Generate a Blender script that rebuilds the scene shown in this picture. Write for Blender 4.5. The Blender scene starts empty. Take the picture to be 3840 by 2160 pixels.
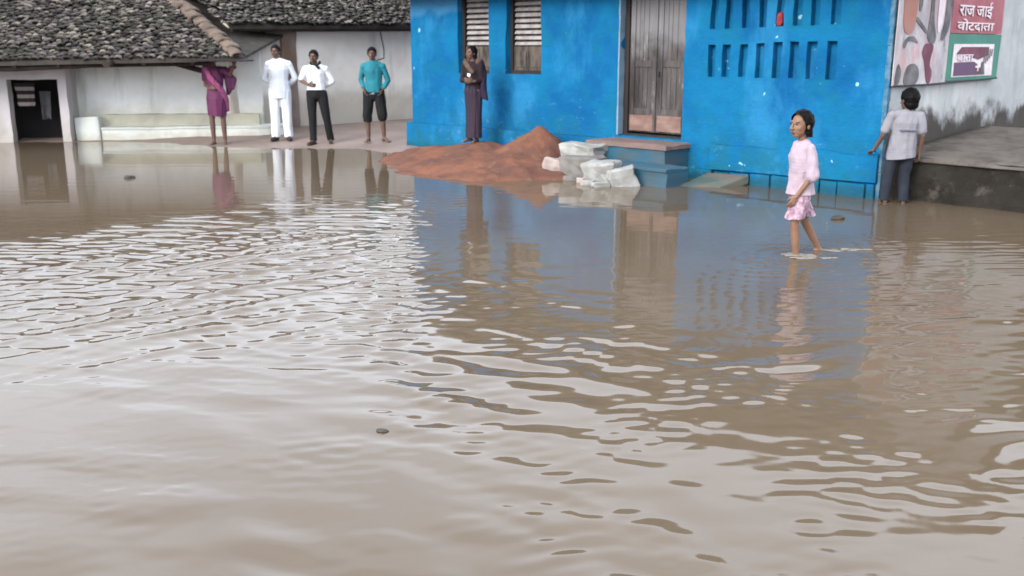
import bpy, bmesh, math, random
import numpy as np
from mathutils import Vector, Matrix, noise as mn

random.seed(7)
rng = np.random.default_rng(11)
PI = math.pi
sc = bpy.context.scene
COL = sc.collection

# ----------------------------------------------------------------- helpers
def tag(o, label=None, cat=None, group=None, kind=None):
    if label: o['label'] = label
    if cat: o['category'] = cat
    if group: o['group'] = group
    if kind: o['kind'] = kind
    return o

def empty(name, loc=(0, 0, 0), rz=0.0):
    o = bpy.data.objects.new(name, None)
    COL.objects.link(o)
    o.location = loc
    o.rotation_euler = (0, 0, rz)
    o.empty_display_size = .1
    return o

class MB:
    """collects polygons and links them as one mesh object"""
    def __init__(s):
        s.v = []; s.f = []
    def add(s, vs, fs):
        b = len(s.v)
        s.v.extend([tuple(p) for p in vs])
        s.f.extend([tuple(i + b for i in f) for f in fs])
    def box(s, x0, x1, y0, y1, z0, z1, jit=0.0):
        vs = [(x, y, z) for z in (z0, z1) for y in (y0, y1) for x in (x0, x1)]
        if jit:
            vs = [tuple(c + random.uniform(-jit, jit) for c in p) for p in vs]
        s.add(vs, [(0, 2, 3, 1), (4, 5, 7, 6), (0, 1, 5, 4), (2, 6, 7, 3), (0, 4, 6, 2), (1, 3, 7, 5)])
    def tube(s, pts, rad, seg=8, cap=True):
        n = len(pts)
        rad = rad if isinstance(rad, (list, tuple)) else [rad] * n
        vs = []
        for i, p in enumerate(pts):
            a = Vector(pts[max(i - 1, 0)]); b = Vector(pts[min(i + 1, n - 1)])
            d = (b - a).normalized()
            up = Vector((0, 0, 1)) if abs(d.z) < .9 else Vector((1, 0, 0))
            x = d.cross(up).normalized(); y = x.cross(d)
            for k in range(seg):
                t = 2 * PI * k / seg
                vs.append(Vector(p) + x * math.cos(t) * rad[i] + y * math.sin(t) * rad[i])
        fs = []
        for i in range(n - 1):
            for k in range(seg):
                fs.append((i * seg + k, i * seg + (k + 1) % seg, (i + 1) * seg + (k + 1) % seg, (i + 1) * seg + k))
        if cap:
            fs.append(tuple(range(seg - 1, -1, -1))); fs.append(tuple((n - 1) * seg + k for k in range(seg)))
        s.add(vs, fs)
    def build(s, name, mat=None, parent=None, smooth=False, bevel=0.0, label=None):
        me = bpy.data.meshes.new(name)
        me.from_pydata(s.v, [], s.f)
        me.validate()
        bm = bmesh.new(); bm.from_mesh(me)
        bmesh.ops.recalc_face_normals(bm, faces=bm.faces[:])
        if bevel:
            es = [e for e in bm.edges if len(e.link_faces) == 2 and e.calc_face_angle(0) > .5]
            bmesh.ops.bevel(bm, geom=es, offset=bevel, segments=2, profile=.6, affect='EDGES', clamp_overlap=True)
        bm.to_mesh(me); bm.free()
        return link(name, me, mat, parent, smooth, label)

def link(name, me, mat, parent=None, smooth=False, label=None):
    o = bpy.data.objects.new(name, me)
    COL.objects.link(o)
    if mat: me.materials.append(mat)
    if parent is not None: o.parent = parent
    if smooth:
        me.polygons.foreach_set('use_smooth', [True] * len(me.polygons))
    if label: o['label'] = label
    return o

def lump(o, amp, scale, seed=0.0):
    """weathering: move every vertex a little by smooth noise"""
    for v in o.data.vertices:
        p = Vector(v.co) * scale + Vector((seed, seed * 1.7, seed * .3))
        v.co += Vector((mn.noise(p), mn.noise(p + Vector((31, 0, 0))), mn.noise(p + Vector((0, 57, 0))))) * amp

# ----------------------------------------------------------------- materials
class NT:
    def __init__(s, name):
        s.m = bpy.data.materials.new(name); s.m.use_nodes = True
        s.t = s.m.node_tree; s.n = s.t.nodes; s.l = s.t.links
        s.p = s.n['Principled BSDF']
        s.co = s.n.new('ShaderNodeTexCoord')
    def map(s, scale=(1, 1, 1), out='Object'):
        k = s.n.new('ShaderNodeMapping'); k.inputs['Scale'].default_value = scale
        s.l.new(s.co.outputs[out], k.inputs['Vector'])
        return k.outputs['Vector']
    def noise(s, scale, detail=4, rough=.55, stretch=(1, 1, 1), out='Object'):
        k = s.n.new('ShaderNodeTexNoise'); k.inputs['Scale'].default_value = scale
        k.inputs['Detail'].default_value = detail; k.inputs['Roughness'].default_value = rough
        s.l.new(s.map(stretch, out), k.inputs['Vector'])
        return k.outputs['Fac']
    def ramp(s, fac, lo, hi, a=0.0, b=1.0):
        k = s.n.new('ShaderNodeMapRange'); k.interpolation_type = 'SMOOTHSTEP'
        k.inputs['From Min'].default_value = lo; k.inputs['From Max'].default_value = hi
        k.inputs['To Min'].default_value = a; k.inputs['To Max'].default_value = b
        s.l.new(fac, k.inputs['Value'])
        return k.outputs['Result']
    def mix(s, fac, a, b, mode='MIX'):
        k = s.n.new('ShaderNodeMix'); k.data_type = 'RGBA'; k.blend_type = mode
        for sock, val in ((k.inputs[0], fac), (k.inputs[6], a), (k.inputs[7], b)):
            if isinstance(val, (int, float)): sock.default_value = val
            elif isinstance(val, tuple): sock.default_value = (*val[:3], 1)
            else: s.l.new(val, sock)
        return k.outputs[2]
    def math(s, op, a, b=None):
        k = s.n.new('ShaderNodeMath'); k.operation = op
        for sock, val in ((k.inputs[0], a), (k.inputs[1], b)):
            if val is None: continue
            if isinstance(val, (int, float)): sock.default_value = val
            else: s.l.new(val, sock)
        return k.outputs[0]
    def sep(s, out='Object'):
        k = s.n.new('ShaderNodeSeparateXYZ'); s.l.new(s.co.outputs[out], k.inputs[0])
        return k.outputs
    def island(s):
        return s.n.new('ShaderNodeNewGeometry').outputs['Random Per Island']
    def bump(s, h, strength=.4, dist=.01):
        k = s.n.new('ShaderNodeBump'); k.inputs['Strength'].default_value = strength
        k.inputs['Distance'].default_value = dist
        s.l.new(h, k.inputs['Height']); s.l.new(k.outputs['Normal'], s.p.inputs['Normal'])
    def done(s, col, rough=.8, spec=.3):
        if isinstance(col, tuple): s.p.inputs['Base Color'].default_value = (*col[:3], 1)
        else: s.l.new(col, s.p.inputs['Base Color'])
        s.p.inputs['Roughness'].default_value = rough
        s.p.inputs['Specular IOR Level'].default_value = spec
        return s.m

def simple(name, a, b=None, scale=6, rough=.8, stretch=(1, 1, 1), bump=.2, bscale=40, spec=.3):
    t = NT(name)
    b = b or tuple(c * .75 for c in a)
    c = t.mix(t.ramp(t.noise(scale, 5, .6, stretch), .35, .65), a, b)
    if bump: t.bump(t.noise(bscale, 4, .6, stretch), bump, .01)
    return t.done(c, rough, spec)

# blue limewash
def make_blue():
    t = NT('blue_limewash')
    c = t.mix(t.ramp(t.noise(.9, 5, .6), .36, .62), (.0055, .122, .255), (.0038, .080, .208))
    c = t.mix(t.ramp(t.noise(1.9, 6, .65), .48, .66, 0, .7), c, (.0055, .112, .190))
    c = t.mix(t.ramp(t.noise(1.25, 5, .6, (1, 1, .5)), .50, .66, 0, .85), c, (0.01888, 0.1593, 0.3186))
    z = t.sep()[2]
    # flaking dirty skirt where rain splashes: broken patches, not a gradient
    band = t.math('MULTIPLY', t.ramp(z, .95, .15), t.ramp(t.noise(3.0, 6, .7), .42, .56, 0, .85))
    c = t.mix(band, c, (0.00944, 0.1003, 0.1593))
    chips = t.math('MULTIPLY', t.ramp(t.noise(6.5, 3, .5), .70, .73), t.ramp(t.noise(1.3, 2), .40, .55))
    c = t.mix(chips, c, (0.2596, 0.4484, 0.5664))
    top = t.math('MULTIPLY', t.ramp(t.math('ADD', z, t.math('MULTIPLY', t.noise(1.6, 4), .5)), 2.38, 2.55), t.ramp(t.sep()[0], 1.5, 1.0))
    c = t.mix(t.math('MULTIPLY', top, .6), c, (0.0708, 0.236, 0.4248))
    streak = t.ramp(t.noise(5, 5, .6, (1, 1, .12)), .64, .78, 0, .35)
    c = t.mix(streak, c, (0.00708, 0.0708, 0.1534))
    tide = t.ramp(t.math('ADD', z, t.math('MULTIPLY', t.noise(4, 6, .65), .22)), .27, .17, 0, .75)
    c = t.mix(tide, c, (.012, .062, .085))
    scuff = t.math('MULTIPLY', t.ramp(t.noise(4.5, 7, .75, (1, 1, 2.2)), .60, .64), t.ramp(z, 1.3, .5, 0, .55))
    c = t.mix(scuff, c, (.11, .20, .25))
    t.bump(t.noise(7, 9, .68), .75, .03)
    return t.done(c, .85, .08)

# old whitewash with an earth-stained foot
def make_white(name, base=(.60, .58, .54), tint=(.48, .46, .40), mud=(.30, .235, .16), zlo=.45, zhi=.95, amount=.85, mz=3.0):
    t = NT(name)
    c = t.mix(t.ramp(t.noise(1.3, 6, .6), .35, .66), base, tint)
    c = t.mix(t.ramp(t.noise(2.2, 5, .6, (1, 1, .15)), .50, .70, 0, .65), c, (.40, .385, .33))
    z = t.sep()[2]
    zz = t.math('ADD', z, t.math('MULTIPLY', t.math('SUBTRACT', t.noise(mz, 6, .65), .5), .55))
    c = t.mix(t.ramp(zz, zhi, zlo, 0, amount), c, mud)
    t.bump(t.noise(7, 7, .65), .4, .02)
    return t.done(c, .85, .2)

def make_side_wall():
    t = NT('stained_whitewash')
    c = t.mix(t.ramp(t.noise(1.1, 6, .62), .36, .64), (.44, .435, .42), (.34, .35, .35))
    c = t.mix(t.ramp(t.noise(1.6, 6, .7, (1, 1, .3)), .55, .68, 0, .7), c, (.52, .51, .49))
    c = t.mix(t.ramp(t.noise(2.1, 6, .7, (1, 1, .16)), .57, .72, 0, .6), c, (.17, .18, .175))
    z = t.sep()[2]
    zz = t.math('ADD', z, t.math('MULTIPLY', t.math('SUBTRACT', t.noise(2.1, 7, .62, (1, 1, .8)), .5), 1.25))
    c = t.mix(t.ramp(zz, 1.0, .72, 0, .93), c, (.030, .021, .014))
    c = t.mix(t.ramp(t.noise(5, 5, .65, (1, 1, .1)), .62, .72, 0, .5), c, (.06, .05, .04))
    t.bump(t.noise(7, 7, .65), .5, .02)
    return t.done(c, .85, .2)

def make_tiles(name, tint=1.0):
    t = NT(name)
    r = t.island()
    k = t.n.new('ShaderNodeValToRGB'); k.color_ramp.interpolation = 'LINEAR'
    els = k.color_ramp.elements
    cols = [(0, (.045, .040, .036)), (.22, (.095, .088, .075)), (.45, (.15, .135, .145)), (.65, (.22, .195, .195)), (.86, (.38, .35, .31)), (.97, (.56, .52, .46))]
    els[0].position, els[0].color = cols[0][0], (*cols[0][1], 1)
    els[1].position, els[1].color = cols[-1][0], (*cols[-1][1], 1)
    for p, c in cols[1:-1]:
        e = els.new(p); e.color = (*c, 1)
    t.l.new(r, k.inputs[0])
    c = t.mix(t.ramp(t.noise(.8, 4, .6), .40, .62), k.outputs[0], (.13, .115, .125), 'MIX')
    c = t.mix(.72, c, k.outputs[0])
    c = t.mix(t.ramp(t.noise(1.2, 5, .6), .50, .68, 0, .55), c, (.095, .105, .075))
    c = t.mix(t.ramp(t.noise(30, 4, .6), .45, .7, 0, .4), c, (.05, .045, .04))
    tint *= .40
    c = t.mix(1.0, c, (tint * 1.06, tint, tint * .92), 'MULTIPLY')
    t.bump(t.noise(60, 4), .4, .006)
    return t.done(c, .9, .15)

def make_ledge(name, a, b, c3):
    t = NT(name)
    c = t.mix(t.ramp(t.noise(2.2, 7, .68), .38, .62), a, b)
    c = t.mix(t.ramp(t.noise(3.1, 7, .72), .54, .68, 0, .8), c, c3)
    c = t.mix(t.ramp(t.noise(11, 6, .7), .56, .72, 0, .45), c, tuple(q * .5 for q in a))
    t.bump(t.noise(9, 8, .72), .9, .04)
    return t.done(c, .95, .15)

def make_poster():
    t = NT('faded_picture_print')
    c = t.mix(t.ramp(t.noise(2.6, 5, .6, (1, 1, .5)), .38, .62), (.50, .46, .46), (.34, .30, .31))
    c = t.mix(t.ramp(t.noise(3.4, 6, .65, (1.3, 1, .5)), .52, .64, 0, .75), c, (.46, .26, .25))
    c = t.mix(t.ramp(t.noise(5.2, 6, .7, (1.2, 1, .6)), .58, .68, 0, .8), c, (.12, .105, .11))
    c = t.mix(t.ramp(t.noise(4.1, 5, .6, (1, 1, .35)), .60, .72, 0, .6), c, (.58, .57, .56))
    return t.done(c, .7, .2)

def make_door():
    t = NT('weathered_door_wood')
    c = t.mix(t.ramp(t.noise(3.5, 6, .7, (1, 1, .18)), .36, .66), (.022, .018, .017), (.085, .074, .070))
    c = t.mix(t.ramp(t.noise(7, 6, .7, (1, 1, .2)), .56, .66, 0, .8), c, (.22, .205, .20))
    z = t.sep()[2]
    c = t.mix(t.math('MULTIPLY', t.ramp(t.math('ADD', z, t.math('MULTIPLY', t.noise(3, 5, .6), .9)), 1.9, 2.4), .7), c, (.20, .195, .20))
    c = t.mix(t.ramp(t.noise(16, 5, .7, (1, 1, .1)), .60, .72, 0, .6), c, (.012, .008, .007))
    t.bump(t.noise(30, 5, .6, (1, 1, .06)), .5, .01)
    return t.done(c, .8, .25)

def make_water():
    t = NT('muddy_water')
    c = t.mix(t.ramp(t.noise(.22, 4, .55), .36, .64), (.096, .067, .041), (.112, .083, .055))
    t.done(c, .055, .5)
    t.p.inputs['IOR'].default_value = 1.34
    return t.m

def make_sand():
    t = NT('damp_red_sand')
    c = t.mix(t.ramp(t.noise(2.2, 6, .6), .38, .62), (.205, .086, .052), (.130, .062, .044))
    c = t.mix(t.ramp(t.noise(4.5, 6, .65), .56, .68, 0, .6), c, (.235, .125, .078))
    c = t.mix(t.ramp(t.noise(60, 3), .55, .75, 0, .35), c, (.10, .05, .035))
    t.bump(t.noise(22, 8, .75), .9, .04)
    return t.done(c, .9, .15)

def make_ground():
    t = NT('wet_mud')
    c = t.mix(t.ramp(t.noise(.9, 6, .6), .38, .62), (.235, .172, .145), (.18, .132, .108))
    c = t.mix(t.ramp(t.noise(4, 5, .65), .55, .7, 0, .5), c, (.27, .205, .17))
    t.bump(t.noise(16, 6, .7), .4, .02)
    return t.done(c, .55, .4)

M = dict(
    blue=make_blue(),
    teal_step=simple('worn_blue_step', (0.01989, 0.08841, 0.1326), (0.04862, 0.07515, 0.09283), 3, .8, bump=.4, bscale=20),
    step_top=simple('reddish_step_top', (0.18, 0.114, 0.096), (0.144, 0.102, 0.09), 4, .85, bump=.3),
    pale_edge=simple('pale_jamb', (0.1733, 0.2468, 0.3045), (0.126, 0.21, 0.2835), 3, .8),
    corner=simple('chipped_corner', (.012, .10, .19), (.10, .17, .22), 9, .9),
    side=make_side_wall(),
    hut_white=make_white('hut_whitewash', (.88, .88, .86), (.76, .77, .73), (.60, .57, .45), .30, .72, .85),
    hut_mud=make_white('hut_pillar_wash', (.62, .57, .58), (.52, .49, .49), (.36, .32, .27), .1, .6, .7),
    bench=make_white('bench_wash', (.66, .68, .63), (.56, .58, .54), (.42, .40, .32), .02, .20, .7),
    bench2=make_white('bench_back_wash', (.48, .46, .36), (.40, .38, .31), (.36, .32, .24), .1, .3, .7),
    cream=make_white('cream_limewash', (.88, .82, .74), (.78, .72, .64), (.46, .40, .32), .55, 1.0, .8, 2.2),
    tiles=make_tiles('country_tiles'),
    tiles2=make_tiles('country_tiles_rear', .9),
    board=simple('roof_boards', (.05, .042, .035), (.03, .025, .02), 5, .9),
    verge=simple('clay_verge', (.135, .098, .072), (.068, .048, .036), 3.2, .9, bump=.6, bscale=18),
    wood=simple('old_timber', (0.0357, 0.02436, 0.01764), (0.0189, 0.0126, 0.00924), 4, .85, (1, 1, .2)),
    plank=simple('dark_plank', (0.0225, 0.015, 0.015), (0.015, 0.01, 0.01), 4, .8),
    post=simple('earth_post', (0.16, 0.1, 0.068), (0.232, 0.188, 0.16), 1.6, .9, (1, 1, .6)),
    door=make_door(),
    door_panel=simple('pinkish_panel', (0.2232, 0.1457, 0.1178), (0.155, 0.0868, 0.0682), 3.5, .8, (1, 1, 2), bump=.3),
    darkwood=simple('dark_frame', (0.0175, 0.013, 0.012), (0.03, 0.0225, 0.02), 6, .8, (1, 1, .2)),
    slat=simple('grey_slat', (0.3224, 0.2976, 0.2852), (0.2108, 0.186, 0.1798), 7, .8, (1, 1, 1), bump=.3),
    shutter=simple('shutter_lower', (.10, .08, .062), (.028, .022, .022), 9, .85, (1, 1, .3)),
    dark=simple('painted_dim_interior', (.012, .010, .010), (.008, .008, .008), 3, .95),
    ledge_top=make_ledge('platform_cement', (.128, .110, .094), (.080, .067, .056), (.040, .034, .028)),
    ledge=make_ledge('mossy_platform_face', (.030, .026, .022), (.020, .018, .014), (.085, .072, .060)),
    stone=simple('white_rubble', (0.297, 0.297, 0.2808), (0.216, 0.2079, 0.189), 5, .9, bump=.9, bscale=22),
    stone2=simple('grey_rubble', (0.1728, 0.1584, 0.144), (0.1248, 0.1128, 0.1008), 5, .9, bump=.6, bscale=16),
    pinkstone=simple('pinkish_rubble', (0.364, 0.294, 0.266), (0.28, 0.224, 0.203), 5, .9, bump=.9, bscale=22),
    slab=simple('mossy_slab', (0.05, 0.085, 0.075), (0.12, 0.1, 0.08), 2.2, .85, bump=.4),
    sand=make_sand(), ground=make_ground(), water=make_water(),
    skin=simple('brown_skin', (.115, .062, .041), (.092, .048, .033), 9, .55, bump=0, spec=.4),
    skin_girl=simple('light_brown_skin', (.20, .105, .063), (.165, .084, .050), 9, .55, bump=0, spec=.4),
    hair=simple('black_hair', (0.00405, 0.0036, 0.0036), (0.0072, 0.0063, 0.00585), 30, .5, (1, 1, .2), bump=.2, bscale=90, spec=.05),
    eye=simple('eye', (0.09, 0.081, 0.072), (0.075, 0.066, 0.06), 5, .4, bump=0, spec=.2),
    iris=simple('iris', (0.0075, 0.005, 0.004), None, 5, .2, bump=0),
    lip=simple('lip', (0.12, 0.051, 0.039), None, 8, .5, bump=0),
    c_white=simple('white_cotton', (0.629, 0.646, 0.68), (0.561, 0.5865, 0.629), 4, .9, bump=.15, bscale=60),
    c_white2=simple('white_shirt', (0.663, 0.663, 0.6715), (0.595, 0.595, 0.612), 4, .85, bump=.15, bscale=60),
    c_black=simple('charcoal_trousers', (0.0077, 0.00735, 0.0084), (0.0049, 0.00455, 0.00525), 5, .85, bump=.2),
    c_dark=simple('black_shorts', (0.00455, 0.0042, 0.0049), (0.007, 0.00595, 0.0063), 5, .85, bump=.2),
    c_teal=simple('teal_shirt', (0.01364, 0.1674, 0.2046), (0.01116, 0.124, 0.1612), 4, .8, bump=.2),
    c_greyhem=simple('grey_vest', (.20, .24, .27), None, 5, .85),
    c_sari=simple('purple_sari', (.105, .022, .066), (.075, .018, .058), 3, .75, (1, 1, .4), bump=.2),
    c_pallu=simple('pink_pallu', (0.222, 0.051, 0.12), (0.162, 0.045, 0.12), 3, .75, (1, 1, .4), bump=.2),
    c_maroon=simple('maroon_blouse', (.016, .005, .009), (.010, .004, .007), 5, .8),
    c_skirt=simple('slate_skirt', (.016, .018, .036), (.030, .017, .028), 3, .85, (2, 2, .2), bump=.3),
    c_shawl=simple('navy_shawl', (.008, .011, .036), (.026, .009, .022), 3, .85, (1, 1, .3)),
    c_scarf=simple('brown_scarf', (.10, .062, .042), (.06, .038, .028), 5, .85),
    c_pink=simple('pink_shirt', (.37, .275, .31), (.32, .255, .295), 3, .85, bump=.2),
    c_pale=simple('painted_lit_shirt_front', (.66, .66, .78), None, 3, .85, bump=.2),  # light on the girl's shirt front put into a paler colour; unused
    c_pink2=simple('pink_shorts', (.22, .115, .155), (.42, .31, .36), 24, .85, bump=.4, bscale=25),
    c_tee=simple('grey_white_tee', (0.2108, 0.2024, 0.2192), (0.1813, 0.1729, 0.1898), 4, .9, bump=.2),
    c_print=simple('tee_print', (.15, .15, .18), None, 5, .9),
    c_jean=simple('dark_denim', (0.012, 0.0152, 0.024), (0.02, 0.022, 0.03), 5, .9, bump=.3),
    shoe=simple('black_shoe', (.012, .010, .010), None, 5, .5),
    sandal=simple('brown_sandal', (.035, .022, .016), None, 5, .6),
    white_thing=simple('white_plastic', (.8, .8, .8), (.75, .75, .78), 5, .5),
    red_rag=simple('red_rag', (.30, .035, .045), (.16, .02, .03), 14, .9),
    stripe=None,
    cloth_grey=simple('grey_cloth', (.07, .064, .07), (.045, .042, .046), 6, .9),
    debris=simple('wet_dark_debris', (.03, .026, .022), (.05, .042, .032), 9, .6),
    wire=simple('black_cable', (.015, .014, .014), None, 5, .6),
    ban_red=simple('faded_red_print', (.27, .06, .075), (.33, .10, .115), 3, .6, bump=.1),
    ban_green=simple('green_print', (0.0324, 0.2052, 0.1332), (0.0432, 0.1584, 0.1224), 3, .6, bump=.1),
    ban_pale=make_poster(),
    ban_spare=simple('faded_poster', (0.5208, 0.4929, 0.4929), (0.4185, 0.3906, 0.3999), 2.5, .7, bump=.1),
    ban_white=simple('white_print', (0.684, 0.612, 0.612), (0.612, 0.504, 0.522), 8, .6, bump=0),
    ban_orange=simple('orange_print', (0.3588, 0.1326, 0.0975), (0.3276, 0.1716, 0.1326), 3, .7, bump=0),
    ban_dark=simple('black_print', (.075, .068, .07), (.16, .145, .15), 5, .7, bump=0),
    ban_maroon=simple('maroon_print', (0.12, 0.03, 0.054), (0.162, 0.06, 0.084), 4, .7, bump=0),
    ban_violet=simple('violet_print', (0.096, 0.06, 0.12), (0.12, 0.048, 0.084), 6, .7, bump=0),
    ban_rod=simple('dark_batten', (.03, .034, .036), None, 5, .7),
)
def make_stripe():
    t = NT('striped_cloth')
    z = t.sep()[2]
    w = t.math('SINE', t.math('MULTIPLY', z, 2 * PI / .135))
    c = t.mix(t.ramp(w, -.1, .25), (.02, .014, .014), (.20, .17, .165))
    return t.done(c, .9, .2)
M['stripe'] = make_stripe()

# ----------------------------------------------------------------- wall with openings
def wall(name, mat, parent, x0, x1, z0, z1, thick, holes=(), res=.16, amp=.012, y=0.0, wob=.006, label=None):
    """solid wall in the local x-z plane; front face looks to -y; openings go right through"""
    def lines(a, b, extra):
        base = sorted(set([round(v, 4) for v in [a, b] + [e for e in extra if a < e < b]]))
        out = []
        for p, q in zip(base, base[1:]):
            n = max(1, int(round((q - p) / res)))
            out += [p + (q - p) * i / n for i in range(n)]
        return out + [base[-1]]
    xs = lines(x0, x1, [h for H in holes for h in H[:2]])
    zs = lines(z0, z1, [h for H in holes for h in H[2:]])
    def solid(i, k):
        if i < 0 or k < 0 or i >= len(xs) - 1 or k >= len(zs) - 1: return False
        cx, cz = (xs[i] + xs[i + 1]) / 2, (zs[k] + zs[k + 1]) / 2
        return not any(h[0] < cx < h[1] and h[2] < cz < h[3] for h in holes)
    vs, fs, idx = [], [], {}
    def V(i, k, s):
        if (i, k, s) not in idx:
            X, Z = xs[i], zs[k]
            p = Vector((X * 1.9, s * 9.1, Z * 1.9))
            dy = amp * (mn.noise(p) + .5 * mn.noise(p * 2.7)) if s == 0 else 0
            dx = wob * mn.noise(p * 2 + Vector((9, 9, 9))); dz = wob * mn.noise(p * 2 + Vector((19, 3, 9)))
            idx[(i, k, s)] = len(vs); vs.append((X + dx, y + dy + s * thick, Z + dz))
        return idx[(i, k, s)]
    for i in range(len(xs) - 1):
        for k in range(len(zs) - 1):
            if not solid(i, k): continue
            fs.append((V(i, k, 0), V(i + 1, k, 0), V(i + 1, k + 1, 0), V(i, k + 1, 0)))
            fs.append((V(i, k, 1), V(i, k + 1, 1), V(i + 1, k + 1, 1), V(i + 1, k, 1)))
            for (a, b, ni, nk) in (((i, k), (i + 1, k), i, k - 1), ((i + 1, k), (i + 1, k + 1), i + 1, k),
                                   ((i + 1, k + 1), (i, k + 1), i, k + 1), ((i, k + 1), (i, k), i - 1, k)):
                if not solid(ni, nk):
                    fs.append((V(*a, 0), V(*a, 1), V(*b, 1), V(*b, 0)))
    m = MB(); m.add(vs, fs)
    return m.build(name, mat, parent, label=label)

# ----------------------------------------------------------------- country tile roof
def tile_roof(name, mat, parent, o, along, up, ncol, nrow, dx=.105, dy=.135, keep=None, seed=1):
    rnd = random.Random(seed)
    o = Vector(o); a = Vector(along).normalized(); u = Vector(up).normalized(); n = a.cross(u).normalized()
    if n.z < 0: n = -n
    m = MB()
    for r in range(nrow):
        for c in range(-1, ncol):
            px = (c + .5 * (r % 2) * .6) * dx + rnd.uniform(-.028, .028)
            py = r * dy + rnd.uniform(-.03, .03)
            if keep and not keep(px, py): continue
            L = dy * rnd.uniform(1.25, 1.75); w0 = dx * rnd.uniform(.46, .68); w1 = w0 * .78
            tilt = rnd.uniform(.02, .13); yaw = rnd.gauss(0, .2); rol = rnd.gauss(0, .2)
            sag = .02 * mn.noise(Vector((px * .6, py * .9, seed * 3.1)))
            h = rnd.uniform(.014, .05) + sag
            b = o + a * px + u * py + n * h
            A = (a * math.cos(yaw) + u * math.sin(yaw)); U = (u * math.cos(yaw) - a * math.sin(yaw))
            N = (n * math.cos(rol) + A * math.sin(rol)); A = (A * math.cos(rol) - n * math.sin(rol))
            U = (U - N * tilt * .6 + n * 0).normalized()
            vs = []
            S = 5
            for (d, w, hh) in ((0, w0, tilt * .16 + .012), (L, w1, 0.0)):
                for k in range(S):
                    t = PI * k / (S - 1)
                    vs.append(b + U * d + A * (w * math.cos(t)) + N * (w * .42 * math.sin(t) + hh))
            for k in range(S):
                t = PI * k / (S - 1); w = w0 - .014
                vs.append(b + A * (w * math.cos(t)) + N * (w * .42 * math.sin(t) + tilt * .16 - .002))
            fs = [(k, k + 1, S + k + 1, S + k) for k in range(S - 1)]
            fs += [(k + 1, k, 2 * S + k, 2 * S + k + 1) for k in range(S - 1)]
            m.add(vs, fs)
    return m.build(name, mat, parent)

def slab4(name, mat, parent, p, t, bevel=0):
    """thin slab from four corner points, thickness t straight down"""
    m = MB(); q = [Vector(v) for v in p]
    m.add([*q, *[v - Vector((0, 0, t)) for v in q]], [(0, 1, 2, 3), (7, 6, 5, 4), (0, 4, 5, 1), (1, 5, 6, 2), (2, 6, 7, 3), (3, 7, 4, 0)])
    return m.build(name, mat, parent, bevel=bevel)

# ================================================================= GROUND AND WATER
SHORE = [(-300, 17.6), (-14, 17.7), (-8.1, 18.3), (-7.2, 18.4), (-5.9, 17.7), (-5.2, 17.45), (-4.1, 17.25), (-3.3, 16.95), (-2.6, 16.75), (-1.9, 16.3), (-1.2, 16.1), (0, 17.2), (2, 17.5), (5, 17), (8, 18), (300, 19)]
def shore(x):
    return np.interp(x, [p[0] for p in SHORE], [p[1] for p in SHORE])
gx = np.concatenate([np.array([-400, -150, -60, -30, -20]), np.arange(-15, 12.01, .18), np.array([15, 20, 30, 60, 150, 400])])
gy = np.concatenate([np.array([-400, -100, -30, -10, 0, 5, 9]), np.arange(11, 26.01, .18), np.array([30, 40, 60, 120, 400])])
XX, YY = np.meshgrid(gx, gy)
ZZ = np.clip((YY - shore(XX)) * .055, -.28, .14)
for j in range(ZZ.shape[0]):
    if not 10 < gy[j] < 27: continue
    for i in range(ZZ.shape[1]):
        if -16 < gx[i] < 13:
            ZZ[j, i] += .022 * mn.noise(Vector((gx[i] * .9, gy[j] * .9, 3))) + .012 * mn.noise(Vector((gx[i] * 3, gy[j] * 3, 8)))
nx, ny = len(gx), len(gy)
def grid_mesh(name, X, Y, Z):
    ny, nx = X.shape
    me = bpy.data.meshes.new(name)
    me.vertices.add(nx * ny)
    me.vertices.foreach_set('co', np.stack([X, Y, Z], -1).astype(np.float32).ravel())
    i = np.arange(nx * ny).reshape(ny, nx)
    q = np.stack([i[:-1, :-1], i[:-1, 1:], i[1:, 1:], i[1:, :-1]], -1).reshape(-1, 4)
    nf = len(q)
    me.loops.add(nf * 4); me.loops.foreach_set('vertex_index', q.ravel().astype(np.int32))
    me.polygons.add(nf)
    me.polygons.foreach_set('loop_start', np.arange(0, nf * 4, 4, dtype=np.int32))
    me.polygons.foreach_set('use_smooth', np.ones(nf, bool))
    me.update(calc_edges=True)
    return me
g = link('ground', grid_mesh('ground', XX, YY, ZZ), M['ground'])
tag(g, 'wet brown mud bank rising out of the flood water', 'ground', kind='structure')

def sstep(x, a, b):
    t = np.clip((x - a) / (b - a), 0, 1)
    return t * t * (3 - 2 * t)
wx = np.concatenate([np.array([-300, -80, -30, -18]), np.arange(-12, 8.2, .024), np.array([10, 14, 30, 80, 300])])
ys = [-300., -60., -15., -3., 0., 1.2]
y = 1.8
while y < 19.2:
    ys.append(y); y += .0095 + .00155 * max(0, y - 2.5) + (.02 if y > 13 else 0)
wy = np.array(ys)
WX, WY = np.meshgrid(wx, wy)
WZ = np.zeros_like(WX)
def lowfreq(s, seed, lo=.3, hi=.7):
    """soft random patchiness 0..1"""
    r = np.random.default_rng(seed); f = np.zeros_like(WX)
    for _ in range(9):
        k = r.uniform(.5, 1.5) * 2 * PI / s; th = r.uniform(0, 2 * PI)
        f += np.sin(WX * k * math.cos(th) + WY * k * math.sin(th) + r.uniform(0, 6.28))
    f = f / 6 * .5 + .5
    return sstep(f, lo, hi)
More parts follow.
